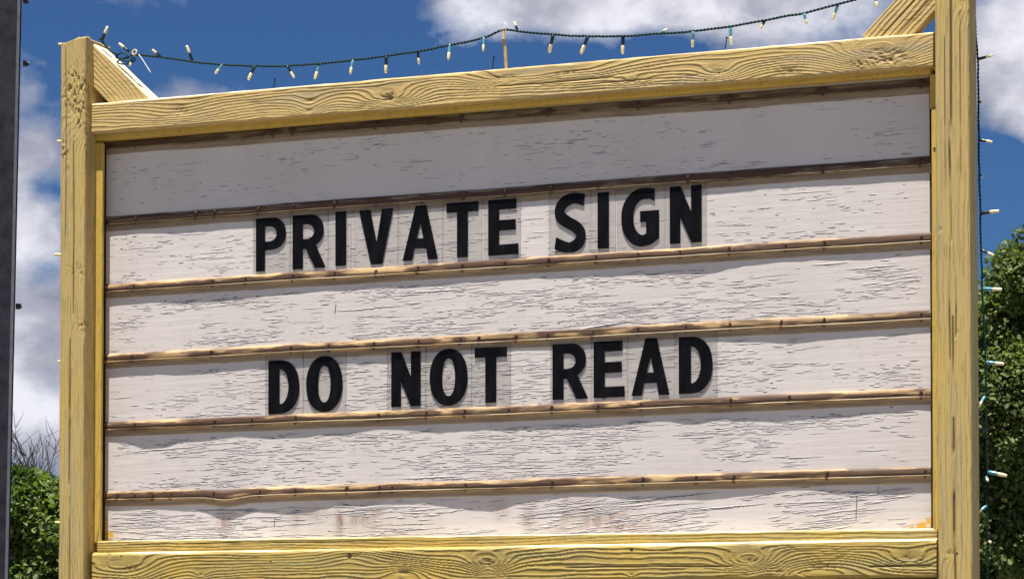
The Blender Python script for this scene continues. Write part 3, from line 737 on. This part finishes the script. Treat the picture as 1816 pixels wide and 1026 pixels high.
# short block in the corner behind the left brace
v, f = box((pl1 + 0.001, Yb + 0.092, at(165, 200, Yb).z), (at(200, 150, Yb + 0.047).x + 0.02, Yb + 0.12, at(165, 140, Yb).z))
part('corner_block', v, f, M_YT, sign, attrs={'dirt': [0.2] * 8})

# nails standing proud of the top rail, and the string peg --------------------------
for (xa, ya, xb, yb) in [(486, 153, 488, 140), (874, 116, 876, 101), (1287, 80, 1289, 67)]:
    a, b_ = at(xa, ya, Y_RAIL + 0.02), at(xb, yb, Y_RAIL + 0.02)
    d = (b_ - a).normalized()
    v, f = join(tube([a - d * 0.01, b_], 0.0017, 6), tube([b_ - d * 0.001, b_ + d * 0.001], 0.0042, 8))
    part('nail', v, f, M_IRON, sign)
pg = [at(898, 118, Y_RAIL + 0.03), at(896, 90, Y_RAIL + 0.03), at(893, 66, Y_RAIL + 0.03), at(893, 53, Y_RAIL + 0.03)]
v, f = tube([pg[0] - Vector((0, 0, .01))] + pg[1:], [0.0045, 0.0048, 0.0055, 0.0035], 7)
part('peg', v, f, M_YH, sign, attrs={'dirt': [0.1] * len(v)})
v, f = tube(catmull([at(x, y, Y_RAIL + 0.024) for x, y in [(889, 54), (889, 46), (894, 41), (898, 46), (896, 56)]], 4), 0.0015, 6)
part('hook', v, f, M_TIE, sign, smooth=True)
v, f = tube([at(893, 70, Y_RAIL + 0.026), at(893, 60, Y_RAIL + 0.026)], [0.0062, 0.0048], 8)
part('staple', v, f, M_TAPE, sign)
P = at(1657, 263, Y_TRIM)
v, f = tube([(P.x, Y_TRIM - 0.001, P.z), (P.x, Y_TRIM + 0.004, P.z)], 0.0032, 8)
part('nail', v, f, M_RUST, sign)
for (px, py, Y, rr) in [(480, 995, Y_RAIL, .003), (620, 984, Y_RAIL, .006), (1120, 974, Y_RAIL, .005), (1697, 980, Y_POST, .003), (215, 985, Y_RAIL, .003), (1250, 82 + 60, Y_RAIL, .003)]:
    P = at(px, py, Y); v, f = tube([(P.x, Y - 0.0005, P.z), (P.x, Y + 0.006, P.z)], rr, 8); part('nail', v, f, M_RUST, sign)

# ------------------------------------------------------------------ letter tiles
def arc(cx, cy, rx, ry, a0, a1, n=14, e=1.0):
    out = []
    for i in range(n + 1):
        a = math.radians(a0 + (a1 - a0) * i / n); c, s = math.cos(a), math.sin(a)
        out.append((cx + rx * math.copysign(abs(c) ** e, c), cy + ry * math.copysign(abs(s) ** e, s)))
    return out
def stroke(pts, w0, w1, sy):
    pts = [Vector((a, b, 0)) for a, b in pts]; P = catmull(pts, 5); Lf, Rt = [], []
    for i, p in enumerate(P):
        t = P[min(i + 1, len(P) - 1)] - P[max(i - 1, 0)]; n = Vector((-t.y, t.x, 0)).normalized()
        wv = w0 + (w1 - w0) * abs(n.x)
        Lf.append(p + n * wv / 2); Rt.append(p - n * wv / 2)
    return [(p.x, p.y) for p in Lf] + [(p.x, p.y) for p in reversed(Rt)]
GL = {
    'P': [[(0, 0), (.30, 0), (.30, .395), (.50, .395)] + arc(.50, .6975, .50, .3025, -90, 90, e=.92) + [(0, 1)], [(.30, .555), (.30, .84), (.44, .84)] + arc(.44, .6975, .25, .1425, 90, -90)],
    'R': [[(0, 0), (.31, 0), (.31, .37), (.40, .37), (.68, 0), (1, 0), (.70, .43)] + arc(.50, .705, .44, .295, -55, 90, e=.92) + [(0, 1)], [(.31, .55), (.31, .825), (.42, .825)] + arc(.42, .6875, .23, .1375, 90, -90)],
    'I': [[(0, 0), (1, 0), (1, 1), (0, 1)]],
    'V': [[(0, 1), (.33, 1), (.515, .41), (.67, 1), (1, 1), (.68, 0), (.35, 0)]],
    'A': [[(0, 0), (.27, 0), (.335, .215), (.665, .215), (.72, 0), (1, 0), (.67, 1), (.37, 1)], [(.40, .40), (.595, .40), (.505, .67)]],
    'T': [[(.33, 0), (.67, 0), (.67, .82), (1, .82), (1, 1), (0, 1), (0, .82), (.33, .82)]],
    'E': [[(0, 0), (1, 0), (1, .19), (.36, .19), (.36, .44), (.91, .44), (.91, .63), (.36, .63), (.36, .82), (.93, .82), (.93, 1), (0, 1)]],
    'N': [[(0, 0), (.33, 0), (.33, .46), (.68, 0), (1, 0), (1, 1), (.67, 1), (.67, .55), (.34, 1), (0, 1)]],
    'D': [[(0, 0), (.34, 0)] + arc(.34, .5, .66, .5, -90, 90, 20, .88) + [(0, 1)], [(.36, .18), (.36, .83), (.38, .83)] + arc(.38, .505, .27, .325, 90, -90)],
    'O': [arc(.5, .5, .5, .5, 0, 358, 32, .92), arc(.5, .5, .17, .33, 0, 358, 26, .90)],
    'G': [[(.885, .975), (.74, .995)] + arc(.60, .52, .60, .48, 90, 180, 12, .95) + arc(.60, .50, .60, .50, 180, 265, 12, .95)[1:] + [(.78, .03), (1, .13), (1, .61), (.50, .61), (.50, .42), (.66, .42), (.66, .225)]
          + arc(.62, .50, .30, .305, 262, 180, 10, .95) + arc(.62, .52, .30, .29, 180, 95, 10, .95)[1:] + [(.76, .81), (.885, .765)]],
}
GL['S'] = [stroke([(.94, .875), (.78, .905), (.58, .915), (.34, .86), (.19, .74), (.23, .61), (.44, .51), (.68, .42), (.83, .30), (.78, .165), (.58, .085), (.34, .09), (.05, .165)], .175, .30, 1)]

def letter_mesh(ch, W, H, T, slant):
    cu = bpy.data.curves.new('letter', 'CURVE'); cu.dimensions = '2D'; cu.fill_mode = 'BOTH'; cu.extrude = T / 2
    for poly in GL[ch]:
        sp = cu.splines.new('POLY'); sp.points.add(len(poly) - 1)
        for i, (x, y) in enumerate(poly): sp.points[i].co = (x * W, y * H + slant * x * W, 0, 1)
        sp.use_cyclic_u = True
    o = bpy.data.objects.new('tmp', cu); COL.objects.link(o)
    me = bpy.data.meshes.new_from_object(o.evaluated_get(bpy.context.evaluated_depsgraph_get()))
    bpy.data.objects.remove(o); bpy.data.curves.remove(cu)
    me.transform(Matrix.Rotation(math.pi / 2, 4, 'X'))
    me.materials.clear(); me.materials.append(M_LETTER); me.name = 'letter'
    return me

TILES = [  # word, letter, letter px left/right, py top/bottom (at the letter's middle), pane px left/right, label
    ('P', 454, 507.5, 386, 480, 449, 514, 'clear tile with black P, first letter of the word PRIVATE'),
    ('R', 519, 578, 380.5, 476, 514.6, 581.5, 'clear tile with black R, second letter of PRIVATE, beside the P'),
    ('I', 595, 614, 375, 471, 582.2, 624.5, 'clear tile with narrow black I between R and V in PRIVATE'),
    ('V', 637, 697.5, 371.5, 468.5, 627, 705.6, 'clear tile with the only black V on the board'),
    ('A', 714, 777, 364.5, 461, 706.2, 785, 'clear tile with black A between V and T in the upper line'),
    ('T', 792, 848.5, 358.5, 456, 785.6, 855.6, 'clear tile with black T in PRIVATE, upper line'),
    ('E', 866, 919.7, 353.5, 452, 858, 923.5, 'clear tile with black E, last letter of PRIVATE'),
    ('S', 982, 1040, 343.5, 446.5, 973.5, 1047, 'clear tile with the only black S, first letter of SIGN'),
    ('I', 1060, 1080, 341, 440.5, 1048, 1092, 'clear tile with narrow black I between S and G in SIGN'),
    ('G', 1102, 1169, 334, 438, 1094, 1178.6, 'clear tile with the only black G on the board'),
    ('N', 1188, 1244.5, 329.5, 431, 1179.6, 1253, 'clear tile with black N, last letter of SIGN'),
    ('D', 476, 531, 638, 733, 470.5, 537.4, 'clear tile with bluish black D, first letter of the lower line'),
    ('O', 543, 607.7, 631, 730, 538, 614, 'clear tile with black O of DO, beside an empty gap'),
    ('N', 694, 746, 623.5, 720.5, 686.5, 755, 'clear tile with black N of NOT in the lower line'),
    ('O', 762, 829.6, 618, 719, 755.6, 836, 'clear tile with black O in the middle of NOT'),
    ('T', 842, 899, 615.5, 713.5, 836.7, 906, 'clear tile with black T, last letter of NOT'),
    ('R', 980, 1043.4, 609, 707.5, 976, 1048.5, 'clear tile with black R, first letter of READ'),
    ('E', 1053, 1108, 604.5, 704, 1049.2, 1112.5, 'clear tile with black E in READ, between R and A'),
    ('A', 1120, 1187.6, 599.5, 700.5, 1113, 1197, 'clear tile with black A in READ, lower line'),
    ('D', 1204, 1264, 596.5, 697, 1198, 1272, 'clear tile with black D, last letter of READ')]
YT = -0.0023
for (ch, x0, x1, yt, yb, p0, p1, lab) in TILES:
    xm = (x0 + x1) / 2
    a = at(x0, yb, YT); b_ = at(x1, yb, YT); tz = at(xm, yt, YT).z; bz = at(xm, yb, YT).z
    q0, q1 = at(p0, yb, YT), at(p1, yb, YT)
    W, Hh = b_.x - a.x, tz - bz
    slope = (BATZ[3][1][-1] - BATZ[3][1][0]) / (BATZ[3][0][-1] - BATZ[3][0][0])
    tilt = random.uniform(-0.006, 0.006)
    Zb, Zt = bz - 0.012, tz + 0.015
    root = thing('letter_tile', lab, 'letter tile', ((q0.x + q1.x) / 2, YT, Zb), 'black letter tiles set in the tracks of the board')
    w2 = (q1.x - q0.x) / 2 - 0.0003; hh = Zt - Zb; th = 0.0014; cx_, cy_, cz_ = root.location
    s0 = -slope * 0
    V = [(cx_ - w2, YT - th / 2, Zb - tilt * w2), (cx_ + w2, YT - th / 2, Zb + tilt * w2), (cx_ + w2, YT + th / 2, Zb + tilt * w2), (cx_ - w2, YT + th / 2, Zb - tilt * w2),
         (cx_ - w2, YT - th / 2, Zt - tilt * w2), (cx_ + w2, YT - th / 2, Zt + tilt * w2), (cx_ + w2, YT + th / 2, Zt + tilt * w2), (cx_ - w2, YT + th / 2, Zt - tilt * w2)]
    part('pane', V, box((0, 0, 0), (1, 1, 1))[1], [M_PANE, M_PEDGE], root, midx=[1, 1, 0, 1, 0, 1])
    me = letter_mesh(ch, W, Hh, 0.0004, tilt * 0.5)
    lo = link('letter', me, root, (a.x, YT - th / 2 - 0.0003, bz))

# ------------------------------------------------------------------ light strings
def bulb_meshes():
    prof = [(0.0021, 0.0), (0.0034, 0.002), (0.0036, 0.010), (0.0032, 0.018), (0.0034, 0.0195)]
    n = 8; V = []; F_ = []
    for r, z in prof: V += [(r * math.cos(2 * math.pi * k / n), r * math.sin(2 * math.pi * k / n), z) for k in range(n)]
    for i in range(len(prof) - 1):
        F_ += [(i * n + k, i * n + (k + 1) % n, (i + 1) * n + (k + 1) % n, (i + 1) * n + k) for k in range(n)]
    F_ += [tuple(range(n))[::-1], tuple((len(prof) - 1) * n + k for k in range(n))]
    prof2 = [(0.0026, 0.0190), (0.0033, 0.021), (0.0034, 0.027), (0.0030, 0.034), (0.0027, 0.0375), (0.0012, 0.0385)]
    V2 = []; F2 = []
    for r, z in prof2: V2 += [(r * math.cos(2 * math.pi * k / n), r * math.sin(2 * math.pi * k / n), z) for k in range(n)]
    for i in range(len(prof2) - 1):
        F2 += [(i * n + k, i * n + (k + 1) % n, (i + 1) * n + (k + 1) % n, (i + 1) * n + k) for k in range(n)]
    F2 += [tuple(range(n))[::-1], tuple((len(prof2) - 1) * n + k for k in range(n))]
    return (mesh_from('socket', V, F_, [M_SOCK], True), mesh_from('socket_reflect', V, F_, [M_SOCKB], True), mesh_from('bulb', V2, F2, [M_LENS], True))
ME_S, ME_SB, ME_B = bulb_meshes()

def bulb(root, base, tip, reflect=False):
    base, tip = Vector(base), Vector(tip)
    d = tip - base; s = d.length / 0.0385
    q = d.to_track_quat('Z', 'Y')
    b = link('bulb', ME_B, root, base); b.rotation_mode = 'QUATERNION'; b.rotation_quaternion = q; wd = max(1.12, min(1.5, s * 1.1)); b.scale = (wd, wd, s)
    so = bpy.data.objects.new('socket', ME_SB if reflect else ME_S); COL.objects.link(so); so.parent = b

def twisted(name, pts, root, r=0.0023, pitch=0.021, mat=None, jitter=0.0):
    P = [Vector(p) for p in pts]
    Lc = [0]
    for i in range(1, len(P)): Lc.append(Lc[-1] + (P[i] - P[i - 1]).length)
    N = int(Lc[-1] / 0.0035)
    xs = np.linspace(0, Lc[-1], N)
    C = np.stack([np.interp(xs, Lc, [p[k] for p in P]) for k in range(3)], -1)
    if jitter:
        for k in range(3): C[:, k] += jitter * fbm(xs * 22, 0 * xs, 70 + k, 3)
    strands = []
    for ph in (0, math.pi):
        pp = []
        for i in range(N):
            t = Vector(C[min(i + 1, N - 1)] - C[max(i - 1, 0)]).normalized(); a = t.cross(Vector((0, 1, 0))).normalized(); b = t.cross(a)
            an = 2 * math.pi * xs[i] / pitch + ph
            pp.append(Vector(C[i]) + (a * math.cos(an) + b * math.sin(an)) * r * 0.85)
        strands.append(tube(pp, r, 5))
    v, f = join(*strands)
    part(name, v, f, mat or M_WIRE, root, smooth=True)

YS = Y_RAIL + 0.03
st1 = thing('light_string', 'green wire string of small bulbs draped along the top of the frame', 'string lights', at(893, 55, YS))
wp = [(176, 68), (182, 74), (196, 90), (208, 96), (206, 101), (216, 104), (228, 101), (237, 97), (250, 98), (282, 101), (340, 109), (397, 114.5), (452, 117.5), (508, 117), (566, 113.5), (626, 107), (686, 99.5), (743, 91), (799, 80), (857, 68), (891, 54),
      (915, 55), (950, 59), (981, 61.5), (1040, 64), (1105, 64.5), (1170, 60), (1230, 55.5), (1296, 47), (1357, 36.5), (1382, 31), (1427, 23), (1486, 8), (1530, -4), (1580, -20), (1635, -45)]
twisted('wire', catmull([at(x, y, YS + 0.004 * math.sin(i * 1.7)) for i, (x, y) in enumerate(wp)], 5), st1, r=0.0021, jitter=0.003)
BUL = [(180, 73, 191, 47, 0), (229, 92, 211, 77, 0), (285, 101, 270, 88, 0), (341, 108, 331, 81, 0), (395, 114, 381, 131, 1), (452, 117, 440, 142, 0), (509, 117, 522, 138, 0), (567, 114, 558, 140, 1), (626, 107, 621, 131, 1),
       (685, 100, 684, 130, 0), (741, 91, 743, 114, 0), (798, 79, 795, 106, 1), (858, 67, 857, 91, 1), (918, 55, 912, 39, 0), (981, 62, 974, 94, 0), (1043, 64, 1030, 96, 0), (1105, 64, 1104, 96, 0), (1168, 60, 1184, 52, 1), (1229, 56, 1228, 84, 1),
       (1295, 49, 1297, 79, 1), (1357, 36, 1348, 52, 0), (1426, 24, 1431, 44, 1), (1486, 9, 1476, 36, 1), (1552, -8, 1555, 13, 0), (235, 103, 230, 117, 0)]
for i, (x0, y0, x1, y1, refl) in enumerate(BUL):
    dy = random.uniform(-.008, .012)
    bulb(st1, at(x0, y0, YS), at(x1, y1, YS - dy), bool(refl))
# fastening ring with a white nylon tie around the bundled wire at the left brace
tie = thing('cable_tie', 'cream ring and loose white nylon tail holding the wire by the left brace', 'cable tie', at(238, 100, YS - 0.012))
C0 = at(238.5, 93, YS - 0.014)
ringp = [C0 + Vector((0.0072 * math.cos(a), 0.002 * math.sin(a), 0.0080 * math.sin(a))) for a in [2 * math.pi * k / 18 for k in range(19)]]
v, f = tube(ringp, 0.0026, 7, cap=False); part('ring', v, f, M_TAPE, tie, smooth=True)
tp = catmull([at(x, y, YS - 0.016) for x, y in [(246, 97), (252, 105), (259, 116), (268, 130)]], 4)
v, f = tube(tp, [0.0016] * (len(tp) - 1) + [0.0008], 5); part('tail', v, f, M_TIE, tie, smooth=True)
lp = catmull([at(x, y, YS - 0.008) for x, y in [(208, 98), (216, 94), (224, 97), (232, 102), (240, 104), (236, 110), (226, 109), (214, 106), (208, 111), (218, 114), (232, 112)]], 4)
v, f = tube(lp, 0.0024, 6); part('wire', v, f, M_WIRE, st1, smooth=True)

# right string, down the back corner of the right post
YR = Y_POST + 0.105
st2 = thing('light_string', 'green wire string of small bulbs hanging down the side of the right post', 'string lights', at(1742, 500, YR))
wr = [(1724, -90), (1728, 0), (1731, 60), (1734, 105), (1735, 175), (1736, 250), (1737, 320), (1738, 378), (1740, 443), (1743, 512), (1745, 580), (1748, 642), (1748, 704), (1749, 765), (1751, 835), (1751, 896), (1752, 958), (1752, 1040), (1752, 1150), (1752, 1400)]
twisted('wire', catmull([at(x, y, YR) for x, y in wr], 5), st2, r=0.0018, jitter=0.004)
for (x0, y0, x1, y1, refl, dy) in [(1735, 105, 1761, 98, 0, 0), (1737, 248, 1760, 252, 0, 0), (1738, 378, 1772, 374, 0, 0), (1740, 443, 1763, 453, 0, 0), (1743, 512, 1777, 513, 1, 0), (1748, 642, 1781, 645, 1, 0), (1747, 702, 1735, 721, 1, -.02),
                             (1748, 766, 1731, 749, 0, -.02), (1752, 836, 1786, 843, 1, 0), (1750, 896, 1730, 911, 1, -.02), (1753, 958, 1757, 961, 0, -.035), (1727, 22, 1727, 30, 0, -.03), (1736, 180, 1740, 183, 0, .03), (1738, 310, 1742, 313, 0, .03), (1745, 575, 1747, 560, 0, .03), (1749, 845, 1752, 852, 1, -.02)]:
    bulb(st2, at(x0, y0, YR), at(x1, y1, YR + dy), bool(refl))
# left string, behind the outer side of the left post
YL = Y_POST + 0.05
st3 = thing('light_string', 'string of bulbs mostly hidden along the outer side of the left post', 'string lights', (pl0 - 0.004, YL, at(105, 500, YL).z))
twisted('wire', [(pl0 - 0.004, YL, at(105, y, YL).z) for y in (84, 300, 600, 900, 1200)], st3, r=0.0019)
for (x, y, dx) in [(103, 78, 0), (101, 250, 0), (96, 451, 0), (97, 925, 0), (102, 640, 0)]:
    t_ = at(x, y, YL); b0 = Vector((pl0 - 0.004, YL + 0.01, t_.z - 0.004)); bulb(st3, b0, t_ if (t_ - b0).length > 0.02 else t_ + Vector((-0.005, -0.012, 0.004)), False)

# ------------------------------------------------------------------ dark steel pole, nearer than the sign
PD = 5.2
pt, pb = far(36, 0, PD), far(13.5, 1026, PD)
axp = (pt - pb).normalized()
hdir = ray(20, 500); hdir.z = 0; hdir.normalize()
rt = Vector((hdir.y, -hdir.x, 0))
nf2 = (-hdir * 0.985 + rt * 0.17).normalized(); sf = Vector((-nf2.y, nf2.x, 0))
if sf.dot(rt) < 0: sf = -sf
top = pb + axp * ((3.4 - pb.z) / axp.z); bot = pb + axp * ((-0.2 - pb.z) / axp.z)
pole = thing('steel_pole', 'dark weathered steel pole leaning slightly at the left edge', 'pole', (bot.x, bot.y, 0))
def slab(x0, x1, y0, y1, n=24):
    V = []; F_ = []
    for i in range(n + 1):
        c = bot + (top - bot) * (i / n)
        for (a, b) in ((x0, y0), (x1, y0), (x1, y1), (x0, y1)): V.append(c + sf * a - nf2 * b)
    for i in range(n):
        for k in range(4): F_.append((i * 4 + k, i * 4 + (k + 1) % 4, i * 4 + 4 + (k + 1) % 4, i * 4 + 4 + k))
    F_ += [(3, 2, 1, 0), (n * 4, n * 4 + 1, n * 4 + 2, n * 4 + 3)]
    return V, F_
v, f = slab(-0.115, -0.006, 0, 0.05); part('face_plate', v, f, M_STEEL, pole)
v, f = slab(-0.0058, 0.0, -0.0008, 0.012); part('edge_strip', v, f, M_STEELE, pole)
v, f = slab(0.0002, 0.0045, 0.008, 0.045); part('side_flange', v, f, M_STEEL, pole)
for (px, py) in [(46, 113), (33, 543), (20, 985), (46, 2)]:
    P = far(px, py, PD + 0.02); v, f = tube([P - rt * 0.006, P + rt * 0.0042], 0.0058, 6); v2, f2 = tube([P + rt * 0.004, P + rt * 0.0066], 0.0035, 8)
    v, f = join((v, f), (v2, f2)); part('bolt', v, f, M_IRON, pole)

# ------------------------------------------------------------------ vegetation
def leaves(name, C, N, size, mat, parent, tone, aspect=0.5, droop=0.3, kind=None):
    """C: (n,3) leaf centres, N: (n,3) rough outward direction; each leaf is two folded quads = 6 verts"""
    n = len(C)
    d = rng.normal(size=(n, 3)) * 0.8 + N * 0.6; d[:, 2] -= droop
    d /= np.linalg.norm(d, axis=1)[:, None]
    up = rng.normal(size=(n, 3)) * 0.6 + N * 0.5 + np.array([0, 0, 0.7])
    s = np.cross(d, up); s /= np.linalg.norm(s, axis=1)[:, None] + 1e-9
    nn = np.cross(s, d)
    L = size * rng.uniform(0.6, 1.3, n)[:, None]; Wd = L * aspect * 0.5
    p0 = C; p1 = C + d * L
    m0 = C + d * L * 0.30; m1 = C + d * L * 0.72
    fold = nn * Wd * 0.35
    V = np.stack([p0, m0 + s * Wd + fold, m1 + s * Wd * 0.85 + fold, p1, m1 - s * Wd * 0.85 + fold, m0 - s * Wd + fold], 1)
    base = C.mean(0); base = np.array([base[0], base[1], C[:, 2].min()])
    me = bpy.data.meshes.new(name)
    me.vertices.add(n * 6); me.vertices.foreach_set('co', (V - base).reshape(-1).astype(np.float32))
    b = np.arange(n)[:, None] * 6
    lo = np.concatenate([b + np.array([[0, 1, 2, 3]]), b + np.array([[0, 3, 4, 5]])], 1).reshape(-1)
    me.loops.add(len(lo)); me.loops.foreach_set('vertex_index', lo.astype(np.int32))
    me.polygons.add(n * 2); me.polygons.foreach_set('loop_start', (np.arange(n * 2) * 4).astype(np.int32)); me.polygons.foreach_set('loop_total', np.full(n * 2, 4, np.int32))
    me.materials.append(mat)
    a = me.attributes.new('tone', 'FLOAT', 'POINT'); a.data.foreach_set('value', np.repeat(np.clip(tone, 0, 1), 6).astype(np.float32))
    me.update(calc_edges=True)
    return link(name, me, parent, base, kind=kind)

def n3(C, f, seed):      # cheap 3-d clump noise
    return (fbm(C[:, 0] * f + C[:, 2] * f * 0.7, C[:, 2] * f - C[:, 1] * f * 0.6, seed, 3) + fbm(C[:, 1] * f + 9, C[:, 0] * f * 0.8 + C[:, 2] * f * 0.5, seed + 4, 3)) / 2

# hedge on the left
HD = 18.0
hc = far(45, 900, HD); hx = Vector((RGT.x, RGT.y, 0)).normalized(); hy = Vector((FWD.x, FWD.y, 0)).normalized()
htop = far(60, 872, HD).z
hedge = thing('hedge', 'leafy bright green hedge seen low between the steel pole and left post', 'hedge', (hc.x, hc.y, 0))
n = 115000
lu = rng.uniform(-1.8, 1.3, n); d_ = rng.random(n) ** 2.2
topz = htop + 0.17 * fbm(lu * 2.3, lu * 0, 21, 3) * 2 + 0.14 * fbm(lu * 9, lu * 0, 22, 2)
face = rng.random(n)
zz = np.where(face < 0.8, rng.uniform(0.9, 1, n) * 0 + rng.uniform(0.15, 1, n) ** 0.8 * topz, topz - d_ * 0.35)
dep = np.where(face < 0.8, -0.55 + d_ * 0.95, rng.uniform(-0.55, 0.55, n))
bul = 0.14 * (fbm(lu * 3, zz * 3, 23, 3)) * 2
dep = dep - bul * (face < 0.8) + 0.25 * np.clip((zz / topz - 0.85) / 0.15, 0, 1) ** 2
C = np.stack([hc.x + hx.x * lu + hy.x * dep, hc.y + hx.y * lu + hy.y * dep, zz], -1)
Nn = np.stack([np.full(n, -hy.x * .7), np.full(n, -hy.y * .7), np.full(n, 0.5)], -1)
tone = 0.5 + 1.3 * n3(C, 7, 31) + rng.normal(size=n) * 0.22
leaves('foliage', C, Nn, 0.055, M_HEDGE, hedge, tone, 0.55)
tv, tf = [], []
segs = []
for k in range(14):
    u = -2 + k * 0.27; b0 = Vector((hc.x, hc.y, 0)) + hx * u
    segs.append(tube([b0, b0 + Vector((0.05, 0.02, 0.9)), b0 + hx * random.uniform(-.2, .2) + Vector((0, 0, htop - 0.35))], [0.03, 0.02, 0.01], 6))
v, f = join(*segs); part('stems', v, f, M_BARK, hedge, smooth=True)

# bare twiggy shrub behind the hedge
SD = 21.0
sc_ = far(75, 900, SD)
shrub = thing('bare_shrub', 'leafless grey brown twiggy shrub rising just above the hedge', 'shrub', (sc_.x, sc_.y, 0))
tw = []
def grow(p, d, L, r, lev):
    pts = [p]; q = p.copy(); dd = d.copy()
    for i in range(4):
        dd = (dd + Vector((random.gauss(0, .16), random.gauss(0, .16), random.gauss(0.05, .08)))).normalized(); q = q + dd * L / 4; pts.append(q.copy())
        if lev > 0 and i >= 1 and random.random() < 0.9:
            for _ in range(random.choice((1, 2, 2))):
                nd = (dd + Vector((random.gauss(0, .55), random.gauss(0, .55), random.gauss(.15, .3)))).normalized(); grow(q.copy(), nd, L * random.uniform(.45, .72), r * 0.68, lev - 1)
    tw.append(tube(pts, [r, r * .85, r * .7, r * .55, r * .35], 4, cap=False))
stz = far(75, 790, SD).z
for k in range(22):
    u = -1.5 + k * 0.11 + random.uniform(-.05, .05)
    b0 = Vector((sc_.x, sc_.y, 0)) + hx * u + hy * random.uniform(-.3, .3)
    hgt = stz * random.uniform(0.86, 1.0)
    tw.append(tube([b0, b0 + Vector((random.gauss(0, .03), 0, hgt * .4)), b0 + Vector((random.gauss(0, .06), 0, hgt * .72))], [0.022, 0.018, 0.012], 5, cap=False))
    grow(b0 + Vector((0, 0, hgt * .7)), Vector((random.gauss(0, .2), random.gauss(0, .2), 1)).normalized(), hgt * 0.26, 0.010, 3)
v, f = join(*tw); part('branches', v, f, M_TWIG, shrub)

# broad tree on the right: trunk, limbs, crown
TD = 27.0
tcn = far(2040, 800, TD); R0 = 2.25
tree = thing('leafy_tree', 'broad dark green leafy tree standing beyond the right post', 'tree', (tcn.x, tcn.y, 0))
hx2 = hx
tr_pts = [Vector((tcn.x, tcn.y, -0.2)), Vector((tcn.x + .05, tcn.y, 0.7)), Vector((tcn.x - .05, tcn.y + .05, 1.6)), Vector((tcn.x, tcn.y, 2.6)), Vector((tcn.x + .1, tcn.y, 3.8))]
v, f = tube(tr_pts, [0.27, 0.2, 0.17, 0.13, 0.06], 12); part('trunk', v, f, M_BARK, tree, smooth=True)
clumps = []
for k in range(60):
    th = random.uniform(0, 2 * math.pi); ph = math.asin(random.uniform(-0.92, 1)); rr = random.uniform(0.5, 0.95)
    c = Vector((tcn.x + R0 * rr * math.cos(th) * math.cos(ph), tcn.y + R0 * rr * math.sin(th) * math.cos(ph), tcn.z + R0 * 0.98 * rr * math.sin(ph)))
    clumps.append((c, random.uniform(0.45, 0.85)))
# boughs that make the outline seen beside the post
for (px, py, r_) in [(1818, 492, .38), (1790, 528, .32), (1768, 585, .34), (1800, 590, .5), (1760, 640, .45), (1772, 545, .25), (1835, 468, .34), (1755, 730, .5), (1790, 800, .6), (1760, 900, .6), (1800, 960, .6), (1750, 1000, .55), (1868, 465, .5), (1900, 600, .8), (1850, 720, .7)]:
    c = far(px, py, TD - 1.3 + random.uniform(-.3, .3)); clumps.append((c, r_))
lm = []
for c, r_ in clumps[:60:3]:
    mid = tr_pts[2].lerp(tr_pts[4], random.random())
    lm.append(tube([mid, mid.lerp(c, .5) + Vector((0, 0, .12)), c], [0.06, 0.035, 0.012], 6))
v, f = join(*lm); part('limbs', v, f, M_BARK, tree, smooth=True)
Cs, Ns, Ts = [], [], []
for c, r_ in clumps:
    m = int(5200 * (r_ / 0.6) ** 2)
    d = rng.normal(size=(m, 3)); d /= np.linalg.norm(d, axis=1)[:, None]
    rad = r_ * (0.35 + 0.65 * rng.random(m) ** 0.5)[:, None] * (1 + 0.45 * fbm(d[:, 0] * 3 + c.x, d[:, 2] * 3 + c.z, 3, 2))[:, None] * np.array([1, 1, .82])
    Cs.append(np.array(c) + d * rad); Ns.append(d); Ts.append(np.full(m, random.gauss(0.45, 0.27)) + rng.normal(size=m) * 0.22 + 0.0 * d[:, 2])
Cs = np.concatenate(Cs); Ns = np.concatenate(Ns); Ts = np.concatenate(Ts)
kp = n3(Cs, 2.6, 51) + 0.5 * n3(Cs, 7, 57) > -0.055
Ts = Ts + 1.5 * n3(Cs, 6, 53) + 0.05
Cs, Ns, Ts = Cs[kp], Ns[kp], Ts[kp]
leaves('crown', Cs, Ns, 0.058, M_TREE, tree, Ts, 0.6)
